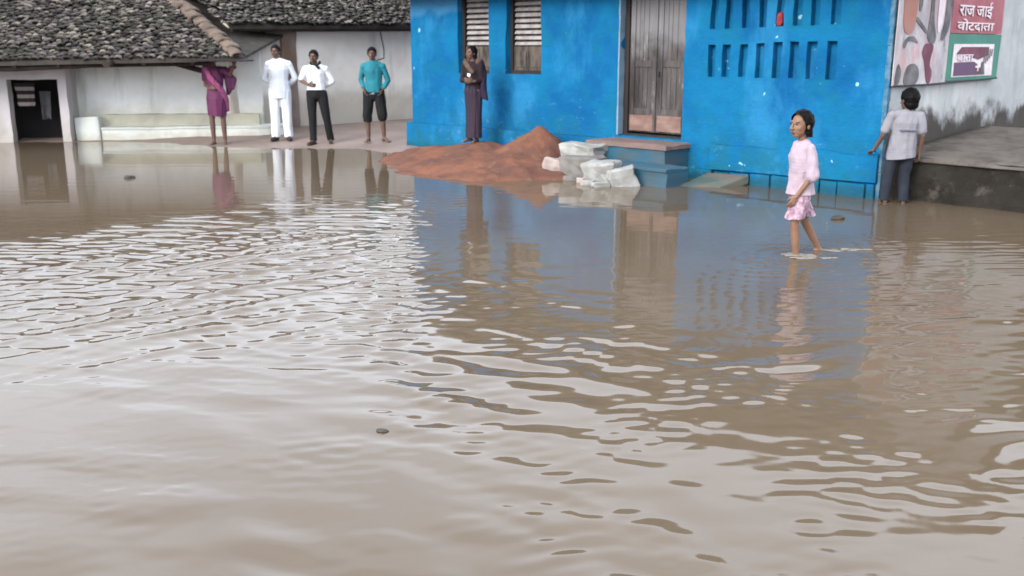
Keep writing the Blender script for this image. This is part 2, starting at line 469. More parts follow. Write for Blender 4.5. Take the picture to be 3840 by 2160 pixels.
def band(lmin, lmax, slope, n, direction, spread, seed, sharp=0.0):
    """sum of small plane waves; slope is the rms steepness wanted"""
    r = np.random.default_rng(seed); f = np.zeros_like(WX)
    for _ in range(n):
        lam = math.exp(r.uniform(math.log(lmin), math.log(lmax))); k = 2 * PI / lam
        th = math.radians(direction + r.normal(0, spread))
        a = slope * math.sqrt(2.0 / n) / k
        ph = WX * k * math.cos(th) + WY * k * math.sin(th) + r.uniform(0, 6.28)
        # slow bending of the crests
        ph = ph + .8 * np.sin(WX * r.uniform(.4, 1.2) + WY * r.uniform(-.8, .8) + r.uniform(0, 6.28))
        f += a * np.sin(ph)
    return f
def ridges(lmin, lmax, slope, n, direction, spread, seed, p=4.0):
    """narrow crests with flat water between"""
    r = np.random.default_rng(seed); f = np.zeros_like(WX)
    for _ in range(n):
        lam = r.uniform(lmin, lmax); k = 2 * PI / lam; th = math.radians(direction + r.normal(0, spread))
        ph = WX * k * math.cos(th) + WY * k * math.sin(th) + r.uniform(0, 6.28)
        for _ in range(3):
            q = r.uniform(1.0, 3.5); u = r.uniform(0, 2 * PI)
            ph = ph + .9 * np.sin(WX * q * math.cos(u) + WY * q * math.sin(u) + r.uniform(0, 6.28))
        q = r.uniform(1.5, 3); u = r.uniform(0, 2 * PI)
        am = sstep(np.sin(WX * q * math.cos(u) + WY * q * math.sin(u) + r.uniform(0, 6.28)), -.4, .8)
        f += slope / k * np.exp(p * (np.sin(ph) - 1)) * am
    return f
fade = sstep(WY, -2, 1.5) * sstep(WX, -14, -11) * (1 - sstep(WX, 7.6, 8.1))
edge = -1.0 + .10 * np.sin(WY * 1.3) + .05 * np.sin(WY * 4.1)
left = 1 - sstep(WX, edge - .25, edge + .35)
line = np.interp(WX, [-12, -4.6, -2.6, -1.0, 8], [8.0, 8.6, 10.9, 11.4, 11.4])
mid = sstep(WY, 3.6, 7.4) * (1 - sstep(WY, line - .5, line + .9))
p1, p2, p3 = lowfreq(1.6, 1), lowfreq(.9, 2), lowfreq(2.6, 3)
WZ += band(.08, .26, .052, 56, 84, 14, 21) * left * mid * (.45 + .75 * p1)
WZ += band(.045, .09, .030, 34, 86, 16, 22) * left * mid * (.3 + .9 * p2)
zone = np.exp(-(((WX + 2.4) / 1.5) ** 2 + ((WY - 7.2) / 1.5) ** 2))
WZ += ridges(.26, .50, .15, 5, -42, 7, 23, 5.0) * np.clip(zone * 1.4, 0, 1)
WZ += ridges(.14, .34, .060, 6, 83, 12, 33, 3.0) * left * sstep(WY, 3.8, 6) * (1 - sstep(WY, line - .5, line + .9))
near = 1 - sstep(WY, 4.2, 6.4)
WZ += band(.28, .8, .040, 22, 75, 30, 24) * left * near
WZ += band(.10, .25, .018, 20, 75, 35, 25) * left * near * p2
far = left * sstep(WY, line - .3, line + 1.0)
WZ += band(.14, .4, .0045, 22, 88, 15, 26) * far * (.3 + p1)
WZ += band(.045, .10, .021, 30, 80, 40, 41) * near * left * (.2 + p1)
WZ += band(.06, .13, .018, 26, 85, 40, 42) * (1 - sstep(WY, 4.5, 8)) * (1 - left) * (.2 + p2)
# sheltered water in front of the blue house
right = 1 - left
calm = right * sstep(WY, 6.2, 8.2)
WZ += band(.18, .6, .0040, 18, 85, 25, 27) * calm
mixz = right * (1 - sstep(WY, 5.6, 8.6)) * (1 - .65 * sstep(WX, .2, 1.2) * sstep(WY, 4.9, 6.2) * (1 - sstep(WX, 2.0, 2.8)))
sideways = sstep(WX, .5, 1.5)
WZ += band(.18, .42, .056, 30, 62, 16, 28) * mixz * (.3 + .9 * p3) * (1 - sideways)
WZ += band(.18, .42, .052, 30, 112, 18, 38) * mixz * (.3 + .9 * p3) * sideways
WZ += band(.09, .18, .030, 24, 95, 25, 29) * mixz * (.2 + p2)
rim = sstep(WX, 1.5, 2.6) * sstep(WY, 3.8, 4.8) * (1 - sstep(WY, 8.5, 10.5))
WZ += band(.09, .24, .042, 30, 93, 14, 30) * rim * (.35 + .8 * p1)
sheen = np.exp(-((WX - edge - .05) / .32) ** 2) * sstep(WY, 4.5, 6) * (1 - sstep(WY, 11.2, 12.2))
WZ += band(.09, .22, .095, 26, 100, 30, 31) * sheen
# rings pushed out by the wading girl
for (cx, cy, r0, am) in ((2.36, 8.12, .55, .0048), (2.80, 8.62, .45, .004), (1.95, 7.7, .5, .002)):
    rr = np.hypot(WX - cx, WY - cy)
    WZ += am * np.sin(rr * 2 * PI / .16) * np.exp(-(rr / r0) ** 2) * sstep(rr, .02, .12)
WZ *= fade
w = link('water', grid_mesh('water', WX, WY, WZ), M['water'])
tag(w, 'rippled muddy brown flood water covering the whole yard', 'water', kind='structure')

# ================================================================= BLUE HOUSE
PX, PY, ANG = -1.6885, 17.1054, math.radians(-44.846)
H = empty('blue_house', (PX, PY, 0), ANG)
tag(H, 'bright blue limewashed house with louvred windows, weathered door and rows of vent slots', 'house')
L = 8.26
slots = [(5.893, 6.003), (6.104, 6.215), (6.345, 6.457), (6.581, 6.695), (6.815, 6.935), (7.04, 7.165), (7.265, 7.39), (7.515, 7.645)]
holes = [(1.175, 1.875, 1.275, 2.46), (2.25, 2.985, 1.285, 2.46), (4.47, 5.53, .49, 2.5)]
for k, (a, b) in enumerate(slots):
    holes.append((a, b, 1.315 + .004 * (k % 3), 1.712 + .006 * k))
    holes.append((a + .015, b + .005, 1.90 + .006 * k, 2.31))
wall('front_wall', M['blue'], H, 0, L - .02, -.35, 2.72, .24, holes, res=.12, amp=.022, wob=.013)
sw = wall('side_wall', M['side'], H, .06, 7.0, -.35, 2.72, .22, (), res=.22, amp=.02, label='stained whitewashed side wall')
sw.location = (L, .0, 0); sw.rotation_euler = (0, 0, PI / 2)
m = MB(); m.box(0, .2, .245, 7, -.3, 2.72); m.build('end_wall', M['blue'], H)
m = MB(); m.box(.203, L - .24, 6.8, 7.0, -.3, 2.72); m.build('rear_wall', M['blue'], H)
# thin plaster lip where the blue paint stops at the corner
m = MB()
for k in range(14):
    z = k * .2 - .1
    m.box(L - .022, L + .024, -.004, .065, z, z + .2, .006)
m.build('corner_lip', M['corner'], H)
m = MB(); m.box(5.75, 7.8, .10, .14, 1.2, 2.45)
m.build('vent_backing', M['blue'], H)
# plinth on the left of the door, brick course and plaster apron on the right
o = wall('plinth', M['blue'], H, -.05, 4.36, -.3, .445, .12, (), res=.12, amp=.02, y=-.10)
m = MB()
x = 5.80
while x < 8.2:
    wd = random.uniform(.2, .36)
    x1 = min(x + wd, 8.25)
    m.box(x + .012, x1 - .012, -.040 - random.uniform(0, .018), .05, -.28, .135 + .012 * (x - 5.8) + random.uniform(-.012, .006), .008)
    x = x1
m.build('brick_course', M['blue'], H, bevel=.012)
m = MB()
N = 26
xs = [6.02 + (8.255 - 6.02) * i / N for i in range(N + 1)]
top = [.47 + .035 * mn.noise(Vector((q * 2.2, 1, 4))) + (.03 if q > 7 else 0) for q in xs]
vs = []
for q, t in zip(xs, top):
    vs += [(q, -.062, .155 + .012 * (q - 5.8)), (q, -.055 + .012 * mn.noise(Vector((q * 3, 7, 1))), t), (q, .03, t + .006), (q, .03, .155)]
fs = []
for i in range(N):
    for k in range(4):
        fs.append((i * 4 + k, i * 4 + (k + 1) % 4, (i + 1) * 4 + (k + 1) % 4, (i + 1) * 4 + k))
fs += [(0, 1, 2, 3), (N * 4 + 3, N * 4 + 2, N * 4 + 1, N * 4)]
m.add(vs, fs); m.build('plaster_apron', M['blue'], H)
# windows
for (x0, x1, z0, z1) in holes[:2]:
    wn = empty('window'); wn.parent = H
    m = MB(); y0, y1 = .10, .17; f = .05
    m.box(x0 - .01, x0 + f, y0, y1, z0, z1); m.box(x1 - f, x1 + .01, y0, y1, z0, z1)
    m.box(x0 + f, x1 - f, y0, y1, z0, z0 + f); m.box(x0 + f, x1 - f, y0, y1, z1 - f, z1)
    m.build('frame', M['darkwood'], wn)
    m = MB(); zz = 1.71
    while zz < z1 - .06:
        j = random.uniform(-.006, .006)
        xa, xb = x0 + f + .015, x1 - f - .012
        m.add([(xa, .128 + j, zz), (xb, .128 - j, zz + random.uniform(-.006, .006)), (xb, .148, zz + .048), (xa, .148, zz + .048 + j),
               (xa, .140 + j, zz - .004), (xb, .140 - j, zz - .004), (xb, .160, zz + .044), (xa, .160, zz + .044)],
              [(0, 1, 2, 3), (7, 6, 5, 4), (0, 4, 5, 1), (1, 5, 6, 2), (2, 6, 7, 3), (3, 7, 4, 0)])
        zz += .083
    m.build('louvre', M['slat'], wn)
    m = MB()
    mid = (x0 + x1) / 2
    m.box(x0 + f, mid - .006, .125, .155, z0 + f, 1.69); m.box(mid + .006, x1 - f, .125, .155, z0 + f, 1.69)
    m.box(x0 + f + .05, mid - .05, .114, .124, z0 + .1, 1.62); m.box(mid + .05, x1 - f - .05, .114, .124, z0 + .1, 1.62)
    m.box(x0 + .02, x1 - .02, .19, .22, z0, z1)
    m.build('shutter', M['shutter'], wn, bevel=.004)
# door
dr = empty('door'); dr.parent = H
m = MB(); m.box(4.46, 4.54, .10, .20, .49, 2.5); m.box(5.47, 5.535, .10, .20, .49, 2.5); m.box(4.54, 5.47, .10, .20, 2.42, 2.5); m.box(4.54, 5.47, .09, .20, .47, .515)
m.build('door_frame', M['darkwood'], dr)
m = MB()
for k in range(11):
    z = .5 + k * .2
    m.box(4.452, 4.474, -.022, .09, z, z + .199, .003)
m.build('door_jamb', M['pale_edge'], dr)
for s, (a, b) in enumerate(((4.548, 5.003), (5.013, 5.466))):
    lf = MB(); lf.box(a, b, .135, .165, .545, 2.415)
    for q in (a, b - .085): lf.box(q + .004, q + .081, .118, .134, .548, 2.41)
    for zq in (.78, 1.42, 2.32): lf.box(a + .086, b - .086, .119, .134, zq, zq + .085)
    for k in range(1, 4):
        q = a + .085 + (b - a - .17) * (k + random.uniform(-.25, .25)) / 4
        lf.box(q - .006, q + .006, .126, .134, .87, 1.415); lf.box(q - .006, q + .006, .126, .134, 1.51, 2.315)
    leaf = lf.build('door_leaf', M['door'], dr, bevel=.004)
    p = MB(); p.box(a + .03, b - .03, .108, .1175, .565, .775, .006)
    p.build('foot_panel', M['door_panel'], leaf, label='pinkish patch panel at the foot of the door')
m = MB(); m.tube([(5.06, .112, 1.36), (5.06, .09, 1.36), (5.06, .09, 1.30), (5.06, .112, 1.30)], .008)
m.build('handle', M['wire'], dr)
# steps
st = empty('doorstep'); st.parent = H
o = wall('landing', M['teal_step'], st, 4.40, 5.66, -.3, .415, .52, (), res=.08, amp=.035, wob=.02, y=-.52)
def rough_slab(name, mat, parent, x0, x1, y0, y1, z0, z1, sd, res=.05):
    m = MB(); nx = max(2, int((x1 - x0) / res)); ny = max(2, int((y1 - y0) / res)); vs = []
    for lv in (1, 0):
        for j in range(ny + 1):
            for i in range(nx + 1):
                X = x0 + (x1 - x0) * i / nx; Y = y0 + (y1 - y0) * j / ny
                ed = i in (0, nx) or j == 0
                d = .022 if ed else .007
                vs.append((X + (d * mn.noise(Vector((X * 7, Y * 7, sd))) if ed else 0), Y + (d * mn.noise(Vector((X * 7, Y * 7, sd + 5))) if ed else 0),
                           (z1 + d * mn.noise(Vector((X * 6, Y * 6, sd + 9))) - (.012 if ed else 0)) if lv else z0))
    q = (nx + 1) * (ny + 1); fs = []
    for j in range(ny):
        for i in range(nx):
            a = j * (nx + 1) + i
            fs.append((a, a + 1, a + nx + 2, a + nx + 1)); fs.append((q + a, q + a + nx + 1, q + a + nx + 2, q + a + 1))
    for i in range(nx): a = ny * (nx + 1) + i; fs += [(i, q + i, q + i + 1, i + 1), (a, a + 1, q + a + 1, q + a)]
    for j in range(ny):
        a = j * (nx + 1); fs.append((a, a + nx + 1, q + a + nx + 1, q + a)); a += nx; fs.append((a, q + a, q + a + nx + 1, a + nx + 1))
    m.add(vs, fs); return m.build(name, mat, parent)
rough_slab('landing_top', M['step_top'], st, 4.36, 5.69, -.55, .09, .40, .462, 2)
o = wall('lower_step', M['teal_step'], st, 4.75, 6.02, -.3, .20, .46, (), res=.08, amp=.035, wob=.02, y=-.985)
rough_slab('tread', M['teal_step'], st, 4.74, 6.03, -1.0, -.52, .19, .224, 6)
# roof, above the picture but mirrored in the water
pit = math.radians(34)
rise = lambda d: 2.62 + d * math.tan(pit)
slab4('roof_boards', M['board'], H, [(-.5, -.45, rise(-.45) + .2), (L + .55, -.45, rise(-.45) + .2), (L + .55, 3.5, rise(3.5) + .2), (-.5, 3.5, rise(3.5) + .2)], .05)
slab4('roof_boards', M['board'], H, [(-.5, 7.5, rise(-.45) + .2), (L + .55, 7.5, rise(-.45) + .2), (L + .55, 3.53, rise(3.5) + .2), (-.5, 3.53, rise(3.5) + .2)], .05)
m = MB(); m.add([(L - .02, .24, 2.722), (L - .02, 6.8, 2.722), (L - .02, 3.5, 4.95), (L - .2, .24, 2.722), (L - .2, 6.8, 2.722), (L - .2, 3.5, 4.95)], [(0, 1, 2), (5, 4, 3), (0, 3, 4, 1), (1, 4, 5, 2), (2, 5, 3, 0)])
m.build('gable', M['side'], H)
tile_roof('roof', M['tiles2'], H, (-.5, -.5, rise(-.5) + .2), (1, 0, 0), (0, math.cos(pit), math.sin(pit)), 52, 24, .18, .2, None, 5)

# red rag stuffed in an upper vent slot
def blob(name, mat, loc, r, seed, rz=0, amp=.25, parent=None, sub=3, flat=None):
    bm = bmesh.new(); bmesh.ops.create_icosphere(bm, subdivisions=sub, radius=1)
    for v in bm.verts:
        d = 1 + amp * mn.noise(v.co * 1.3 + Vector((seed, 0, 0))) + amp * .5 * mn.noise(v.co * 3.1 + Vector((0, seed, 0)))
        v.co = Vector((v.co.x * r[0], v.co.y * r[1], v.co.z * r[2])) * d
    me = bpy.data.meshes.new(name); bm.to_mesh(me); bm.free()
    o = link(name, me, mat, parent, True)
    o.location = loc; o.rotation_euler = (0, 0, rz)
    return o
HM = Matrix.Translation((PX, PY, 0)) @ Matrix.Rotation(ANG, 4, 'Z')
def hp(x, y, z): return tuple(HM @ Vector((x, y, z)))
o = blob('rag', M['red_rag'], hp(6.87, .03, 2.005), (.045, .045, .085), 3, ANG)
tag(o, 'small dark red rag stuffed into an upper vent slot of the blue wall', 'rag')

# ================================================================= CEMENT PLATFORM BESIDE THE HOUSE
PL = empty('cement_platform', hp(8.31, .20, 0), ANG + math.radians(-3))
tag(PL, 'mossy dark cement platform with pale top beside the stained white wall', 'platform')
o = wall('platform_face', M['ledge'], PL, 0, 6.5, -.35, .478, .10, (), res=.11, amp=.05, wob=.02)
m = MB()
n1, n2 = 48, 14
vs = []
for j in range(n2 + 1):
    for i in range(n1 + 1):
        X = -.06 + 6.6 * i / n1; Yq = -.055 + 2.6 * (j / n2) ** 2.2
        z = .50 + .07 * (Yq + .05) + .018 * mn.noise(Vector((X * 2, Yq * 2, 5))) + .008 * mn.noise(Vector((X * 7, Yq * 7, 5)))
        z -= .07 * math.exp(-(Yq + .055) / .07) * (.6 + .8 * abs(mn.noise(Vector((X * 4, 2, 2)))))
        vs.append((X, Yq + (.045 * mn.noise(Vector((X * 3, 4, 4))) if j < 4 else 0), z))
fs = [(j * (n1 + 1) + i, j * (n1 + 1) + i + 1, (j + 1) * (n1 + 1) + i + 1, (j + 1) * (n1 + 1) + i) for j in range(n2) for i in range(n1)]
b = len(vs)
for i in range(n1 + 1): vs.append((vs[i][0], vs[i][1] + .005, .44))
fs += [(b + i, b + i + 1, i + 1, i) for i in range(n1)]
for j in range(n2 + 1): vs.append((vs[j * (n1 + 1)][0] + .004, vs[j * (n1 + 1)][1], .40 if j else .44))
b2 = b + n1 + 1
fs += [(j * (n1 + 1), (j + 1) * (n1 + 1), b2 + j + 1, b2 + j) for j in range(n2)]
m.add(vs, fs); m.build('platform_top', M['ledge_top'], PL, smooth=True)
m = MB(); m.box(0, .1, .11, 2.2, -.35, .44); m.box(.101, 6.4, .101, 2.4, -.3, .38); m.build('platform_core', M['ledge'], PL)

# ================================================================= BANNER ON THE SIDE WALL
# its own frame: x runs along the side wall from the corner, front faces -y
BN = empty('election_banner', hp(L + .045, 0, 0), ANG + PI / 2)
tag(BN, 'faded printed banner with red and green panels and white lettering on the white side wall', 'banner')
def sheet(name, mat, x0, x1, z0, z1, y=-.01, t=.008, parent=BN, wav=.012, seed=0, skew=0.0, label=None):
    m = MB(); n, k2 = 10, 10; vs = []; fs = []
    for s in (0, 1):
        for k in range(k2 + 1):
            for i in range(n + 1):
                u = i / n; v = k / k2
                X = x0 + (x1 - x0) * u + skew * (1 - v); Z = z0 + (z1 - z0) * v
                vs.append((X, y - wav * mn.noise(Vector((X * 1.7, Z * 1.7, 2))) + s * t, Z))
    q = (n + 1) * (k2 + 1)
    for k in range(k2):
        for i in range(n):
            a = k * (n + 1) + i
            fs.append((a, a + 1, a + n + 2, a + n + 1)); fs.append((q + a, q + a + n + 1, q + a + n + 2, q + a + 1))
    for i in range(n): fs.append((i, q + i, q + i + 1, i + 1)); a = k2 * (n + 1) + i; fs.append((a, a + 1, q + a + 1, q + a))
    for k in range(k2):
        a = k * (n + 1); fs.append((a, a + n + 1, q + a + n + 1, q + a)); a += n; fs.append((a, q + a, q + a + n + 1, a + n + 1))
    m.add(vs, fs)
    return m.build(name, mat, parent, label=label)
def shape(name, mat, pts, y, parent, t=.005):
    m = MB(); n = len(pts)
    w_ = lambda X, Z: -.012 * mn.noise(Vector((X * 1.7, Z * 1.7, 2)))
    m.add([(X, y + w_(X, Z), Z) for X, Z in pts] + [(X, y + t + w_(X, Z), Z) for X, Z in pts],
          [tuple(range(n)), tuple(range(2 * n - 1, n - 1, -1))] + [(i, n + i, n + (i + 1) % n, (i + 1) % n) for i in range(n)])
    return m.build(name, mat, parent)
pic = sheet('picture_panel', M['ban_pale'], .02, 1.465, 1.265, 2.62, label='faded picture panel with orange and dark shapes')
def smooth_poly(pts, k=5):
    out = []; n = len(pts)
    for i in range(n):
        p0, p1, p2, p3 = [pts[(i + d) % n] for d in (-1, 0, 1, 2)]
        for s in range(k):
            t = s / k
            out.append(tuple(.5 * (2 * p1[c] + (p2[c] - p0[c]) * t + (2 * p0[c] - 5 * p1[c] + 4 * p2[c] - p3[c]) * t * t + (3 * p1[c] - p0[c] - 3 * p2[c] + p3[c]) * t ** 3) for c in (0, 1)))
    return out
def pshape(mat, pts, y=-.018): return shape('printed_shape', M[mat], smooth_poly(pts), y, pic)
pshape('ban_orange', [(.16, 2.6), (.50, 2.6), (.50, 2.1), (.42, 1.85), (.20, 1.87), (.14, 2.2)])
pshape('ban_dark', [(.83, 2.6), (.93, 2.6), (.95, 2.05), (1.06, 1.80), (1.00, 1.72), (.83, 1.80), (.86, 2.1)])
pshape('ban_dark', [(1.30, 2.6), (1.44, 2.6), (1.43, 2.0), (1.30, 1.78), (1.20, 1.80), (1.27, 2.05)])
pshape('ban_dark', [(.55, 2.6), (.62, 2.6), (.63, 2.15), (.55, 2.12)])
pshape('ban_maroon', [(.80, 1.72), (1.02, 1.70), (.96, 1.50), (1.04, 1.40), (1.00, 1.28), (.90, 1.30), (.80, 1.52), (.72, 1.62)])
pshape('ban_dark', [(.48, 1.99), (.54, 2.01), (.80, 1.87), (.78, 1.84), (.56, 1.94)])
pshape('ban_dark', [(.20, 1.72), (.30, 1.79), (.46, 1.80), (.58, 1.73), (.44, 1.75), (.31, 1.74), (.24, 1.67)])
pshape('ban_dark', [(.30, 1.28), (.62, 1.28), (.66, 1.42), (.52, 1.50), (.34, 1.46)])
pshape('ban_dark', [(.07, 1.28), (.16, 1.28), (.20, 1.42), (.12, 1.50), (.07, 1.40)])
pshape('ban_white', [(1.10, 2.6), (1.24, 2.6), (1.22, 2.1), (1.14, 1.85), (1.06, 2.0)])
red = sheet('red_panel', M['ban_red'], 1.48, 3.14, 1.848, 2.62)
grn = sheet('green_panel', M['ban_green'], 1.475, 3.16, 1.285, 1.840, skew=-.02)
def letters(body, x, z, w_, h_, y, mat, parent, name='lettering', bold=.012):
    c = bpy.data.curves.new(name, 'FONT'); c.body = body; c.extrude = .004; c.offset = bold; c.resolution_u = 3
    o = bpy.data.objects.new(name, c); COL.objects.link(o)
    bpy.context.view_layer.update()
    me = bpy.data.meshes.new_from_object(o.evaluated_get(bpy.context.evaluated_depsgraph_get()))
    bpy.data.objects.remove(o)
    co = np.empty(len(me.vertices) * 3, np.float32); me.vertices.foreach_get('co', co); co = co.reshape(-1, 3)
    lo, hi = co.min(0), co.max(0); s = (hi - lo)
    out = np.empty_like(co)
    out[:, 0] = x + (co[:, 0] - lo[0]) / s[0] * w_
    out[:, 2] = z + (co[:, 1] - lo[1]) / s[1] * h_
    wv = np.array([-.012 * mn.noise(Vector((float(a) * 1.7, float(b) * 1.7, 2))) for a, b in out[:, [0, 2]]], np.float32)
    out[:, 1] = y - co[:, 2] + wv
    me.vertices.foreach_set('co', out.ravel()); me.materials.clear()
    return link(name, me, M[mat], parent)
letters('राज जाई', 1.66, 2.03, 1.05, .20, -.021, 'ban_white', red)
letters('वोटदाता', 1.64, 1.875, 1.18, .145, -.021, 'ban_white', red)
inn = sheet('inset_picture', M['ban_white'], 1.62, 2.93, 1.325, 1.72, y=-.019, t=.006, parent=grn)
shape('printed_shape', M['ban_maroon'], [(1.70, 1.60), (1.85, 1.685), (2.75, 1.685), (2.72, 1.58), (2.42, 1.53), (2.1, 1.57)], -.0255, inn)
shape('printed_shape', M['ban_violet'], [(1.66, 1.34), (2.48, 1.34), (2.52, 1.43), (2.28, 1.505), (1.66, 1.50)], -.0255, inn)
shape('printed_shape', M['ban_dark'], [(2.50, 1.34), (2.66, 1.34), (2.62, 1.50), (2.54, 1.50)], -.027, inn)
letters('दाता', 1.72, 1.51, .5, .085, -.028, 'ban_white', inn)
letters('+', 2.33, 1.385, .16, .11, -.029, 'ban_white', inn)
for k in range(5):
    X = 2.60 + .062 * k
    shape('printed_stripe', M['ban_dark'], [(X, 1.45 + .03 * k), (X + .022, 1.45 + .03 * k), (X + .034, 1.66), (X + .012, 1.66)], -.0275, inn)
m = MB(); m.tube([(.02, -.012, 1.262), (1.0, -.012, 1.256), (1.9, -.012, 1.268), (3.15, -.012, 1.285)], .011)
m.build('batten', M['ban_rod'], BN)

# ================================================================= MUD HUT
a6 = math.radians(6)
HT = empty('mud_hut', (-8.14, 18.15, 0), a6)
tag(HT, 'low whitewashed mud hut with dark doorway under a sagging grey tile roof', 'hut')
wall('door_wall', M['hut_mud'], HT, -5.5, .15, -.4, 1.5, .22, [(-.87, .0, -.5, 1.11)], res=.14, amp=.03, wob=.015)
m = MB(); m.box(-.05, .15, .225, 1.25, -.4, 1.55); m.build('return_wall', M['hut_mud'], HT)
wall('porch_wall', M['hut_white'], HT, .15, 3.5, -.3, 1.75, .2, (), res=.14, amp=.03, y=.55, wob=.015)
m = MB(); m.box(-1.08, -.90, .23, .62, -.3, 1.5); m.box(-1.1, .15, .62, .70, -.3, 1.5); m.box(-1.1, .15, .23, .70, 1.5, 1.55)
m.build('painted_dark_backing', M['dark'], HT)  # near-black backing close behind the doorway; the room's shade is in its colour
m = MB()
N = 40
bz = lambda q, s: .012 * mn.noise(Vector((q * 2.1, s, 3)))
vs = []; prof = [(.22, -.3), (.22, .195), (.195, .20), (.19, .235), (.42, .25), (.53, .255), (.54, -.3)]
for i in range(N + 1):
    q = .62 + (3.9 - .62) * i / N
    vs += [(q, yy + bz(q, yy * 3), zz + .02 * i / N + bz(q, 9 + zz)) for yy, zz in prof]
K = len(prof); fs = [tuple(range(K)), tuple(N * K + K - 1 - k for k in range(K))]
for i in range(N):
    for k in range(K): fs.append((i * K + k, i * K + (k + 1) % K, (i + 1) * K + (k + 1) % K, (i + 1) * K + k))
m.add(vs, fs); m.build('bench', M['bench'], HT)
o = wall('bench_back', M['bench2'], HT, .55, 3.45, .2, .46, .14, (), res=.12, amp=.03, y=.40, wob=.015)
m = MB(); m.box(.17, .60, .16, .70, -.3, .44, .02); o = m.build('step_block', M['bench'], HT, bevel=.05)
# roof: eave line sags; hipped on the right
pit = math.radians(28)
E0, E1 = Vector((-9.6, 16.85, 1.42)), Vector((-4.62, 17.30, 1.50))
al = (E1 - E0).normalized()
up = Vector((-al.y, al.x, 0)); up = (up * math.cos(pit) + Vector((0, 0, math.sin(pit)))).normalized()
EL = (E1 - E0).length
HI = HT.matrix_basis.inverted()
HI = (Matrix.Translation(HT.location) @ Matrix.Rotation(a6, 4, 'Z')).inverted()
R3 = HI.to_3x3()
o3 = E0 - al * 3.5
hip = lambda px, py: px < (EL + 3.5) - .66 * py
tile_roof('roof', M['tiles'], HT, HI @ o3, R3 @ al, R3 @ up, 81, 30, .107, .084, hip, 3)
top = 2.5
slab4('roof_boards', M['board'], HT, [HI @ o3, HI @ (E1 + Vector((0, 0, 0))), HI @ (E1 + up * top - al * .66 * top), HI @ (o3 + up * top)], .06)
sidep = E1 + Vector((.25, 2.6, .45))
slab4('hip_slope', M['board'], HT, [HI @ (E1 + Vector((0, .02, -.02))), HI @ sidep, HI @ (sidep + Vector((-1.4, .4, .5))), HI @ (E1 + up * top - al * .66 * top + Vector((0, .02, -.02)))], .05)
bk = Vector((-up.x, -up.y, up.z)) * -1
slab4('roof_boards', M['board'], HT, [HI @ (o3 + up * top + Vector((0, .02, 0))), HI @ (E1 + up * top - al * .66 * top + Vector((0, .02, 0))), HI @ (E1 + up * top - al * .66 * top + Vector((.6, 2.6, -1.3))), HI @ (o3 + up * top + Vector((0, 2.6, -1.3)))], .06)
# clay verge over the hip: overlapping lumpy caps
vg = MB()
hd = (up * 1.0 - al * .66).normalized()
side0 = hd.cross(Vector((0, 0, 1))).normalized(); nn0 = side0.cross(hd)
rv = random.Random(4)
for k in range(10):
    yaw = rv.gauss(0, .10); d = (hd * math.cos(yaw) + side0 * math.sin(yaw)).normalized()
    side = d.cross(nn0).normalized(); nn = side.cross(d)
    if nn.z < 0: nn = -nn
    ln = rv.uniform(.34, .48); r0 = rv.uniform(.12, .175)
    c0 = E1 + hd * (.0 + .27 * k) + side0 * rv.uniform(-.035, .035) + nn0 * rv.uniform(.015, .06)
    S, R = 11, 7
    vs = []
    for a_ in range(R):
        t_ = a_ / (R - 1)
        for q in range(S):
            t = PI * (q / (S - 1)) * 1.12 - .2
            rr = (r0 * (1 - .28 * t_)) * (1 + .30 * mn.noise(Vector((k * 1.7 + q * .45, t_ * 2.2, 5))))
            vs.append(HI @ (c0 + d * ln * t_ + side * rr * math.cos(t) + nn * rr * .55 * math.sin(t)))
    for q in range(S):
        t = PI * (q / (S - 1)) * 1.12 - .2
        vs.append(HI @ (c0 + side * (r0 - .025) * math.cos(t) + nn * (r0 - .025) * .45 * math.sin(t)))
    fs = [(a_ * S + q, a_ * S + q + 1, (a_ + 1) * S + q + 1, (a_ + 1) * S + q) for a_ in range(R - 1) for q in range(S - 1)]
    fs += [(q + 1, q, R * S + q, R * S + q + 1) for q in range(S - 1)]
    vg.add(vs, fs)
vg.build('hip_cap', M['verge'], HT, smooth=True)
m = MB(); m.tube([HI @ (E0 + Vector((-3, .10, -.10))), HI @ (E0 * .75 + E1 * .25 + Vector((0, .12, -.115))), HI @ (E0 * .5 + E1 * .5 + Vector((0, .12, -.085))), HI @ (E1 + Vector((-.55, .15, -.09)))], [.035, .045, .035, .04])
m.build('eave_beam', M['wood'], HT)
m = MB(); m.tube([HI @ Vector((-6.72, 16.86, 1.40)), HI @ Vector((-6.9, 18.4, 1.5))], [.06, .06]); m.build('rafter', M['wood'], HT)
for q in (.3, 1.3, 2.0, 3.4, 4.2):
    c = E0 + al * q
    m = MB(); m.tube([HI @ (c + Vector((0, .02, -.075))), HI @ (c + up * 1.6 + Vector((0, 0, -.09)))], .035); m.build('rafter', M['wood'], HT)
m = MB()
m.add([HI @ Vector(p) for p in ((-5.36, 17.08, 1.475), (-4.42, 17.10, 1.462), (-4.36, 17.22, 1.468), (-4.55, 17.5, 1.50), (-5.36, 17.4, 1.50),
                                (-5.36, 17.08, 1.445), (-4.42, 17.10, 1.442), (-4.36, 17.22, 1.448), (-4.55, 17.5, 1.47), (-5.36, 17.4, 1.47))],
      [(0, 1, 2, 3, 4), (9, 8, 7, 6, 5)] + [(i, 5 + i, 5 + (i + 1) % 5, (i + 1) % 5) for i in range(5)])
m.build('eave_plank', M['plank'], HT)
# corner strut from wall to the eave
m = MB(); m.tube([HI @ Vector((-5.85, 17.30, 1.45)), HI @ Vector((-5.50, 17.75, 1.30)), HI @ Vector((-5.28, 18.6, 1.15))], [.05, .05, .04]); m.build('strut', M['wood'], HT)

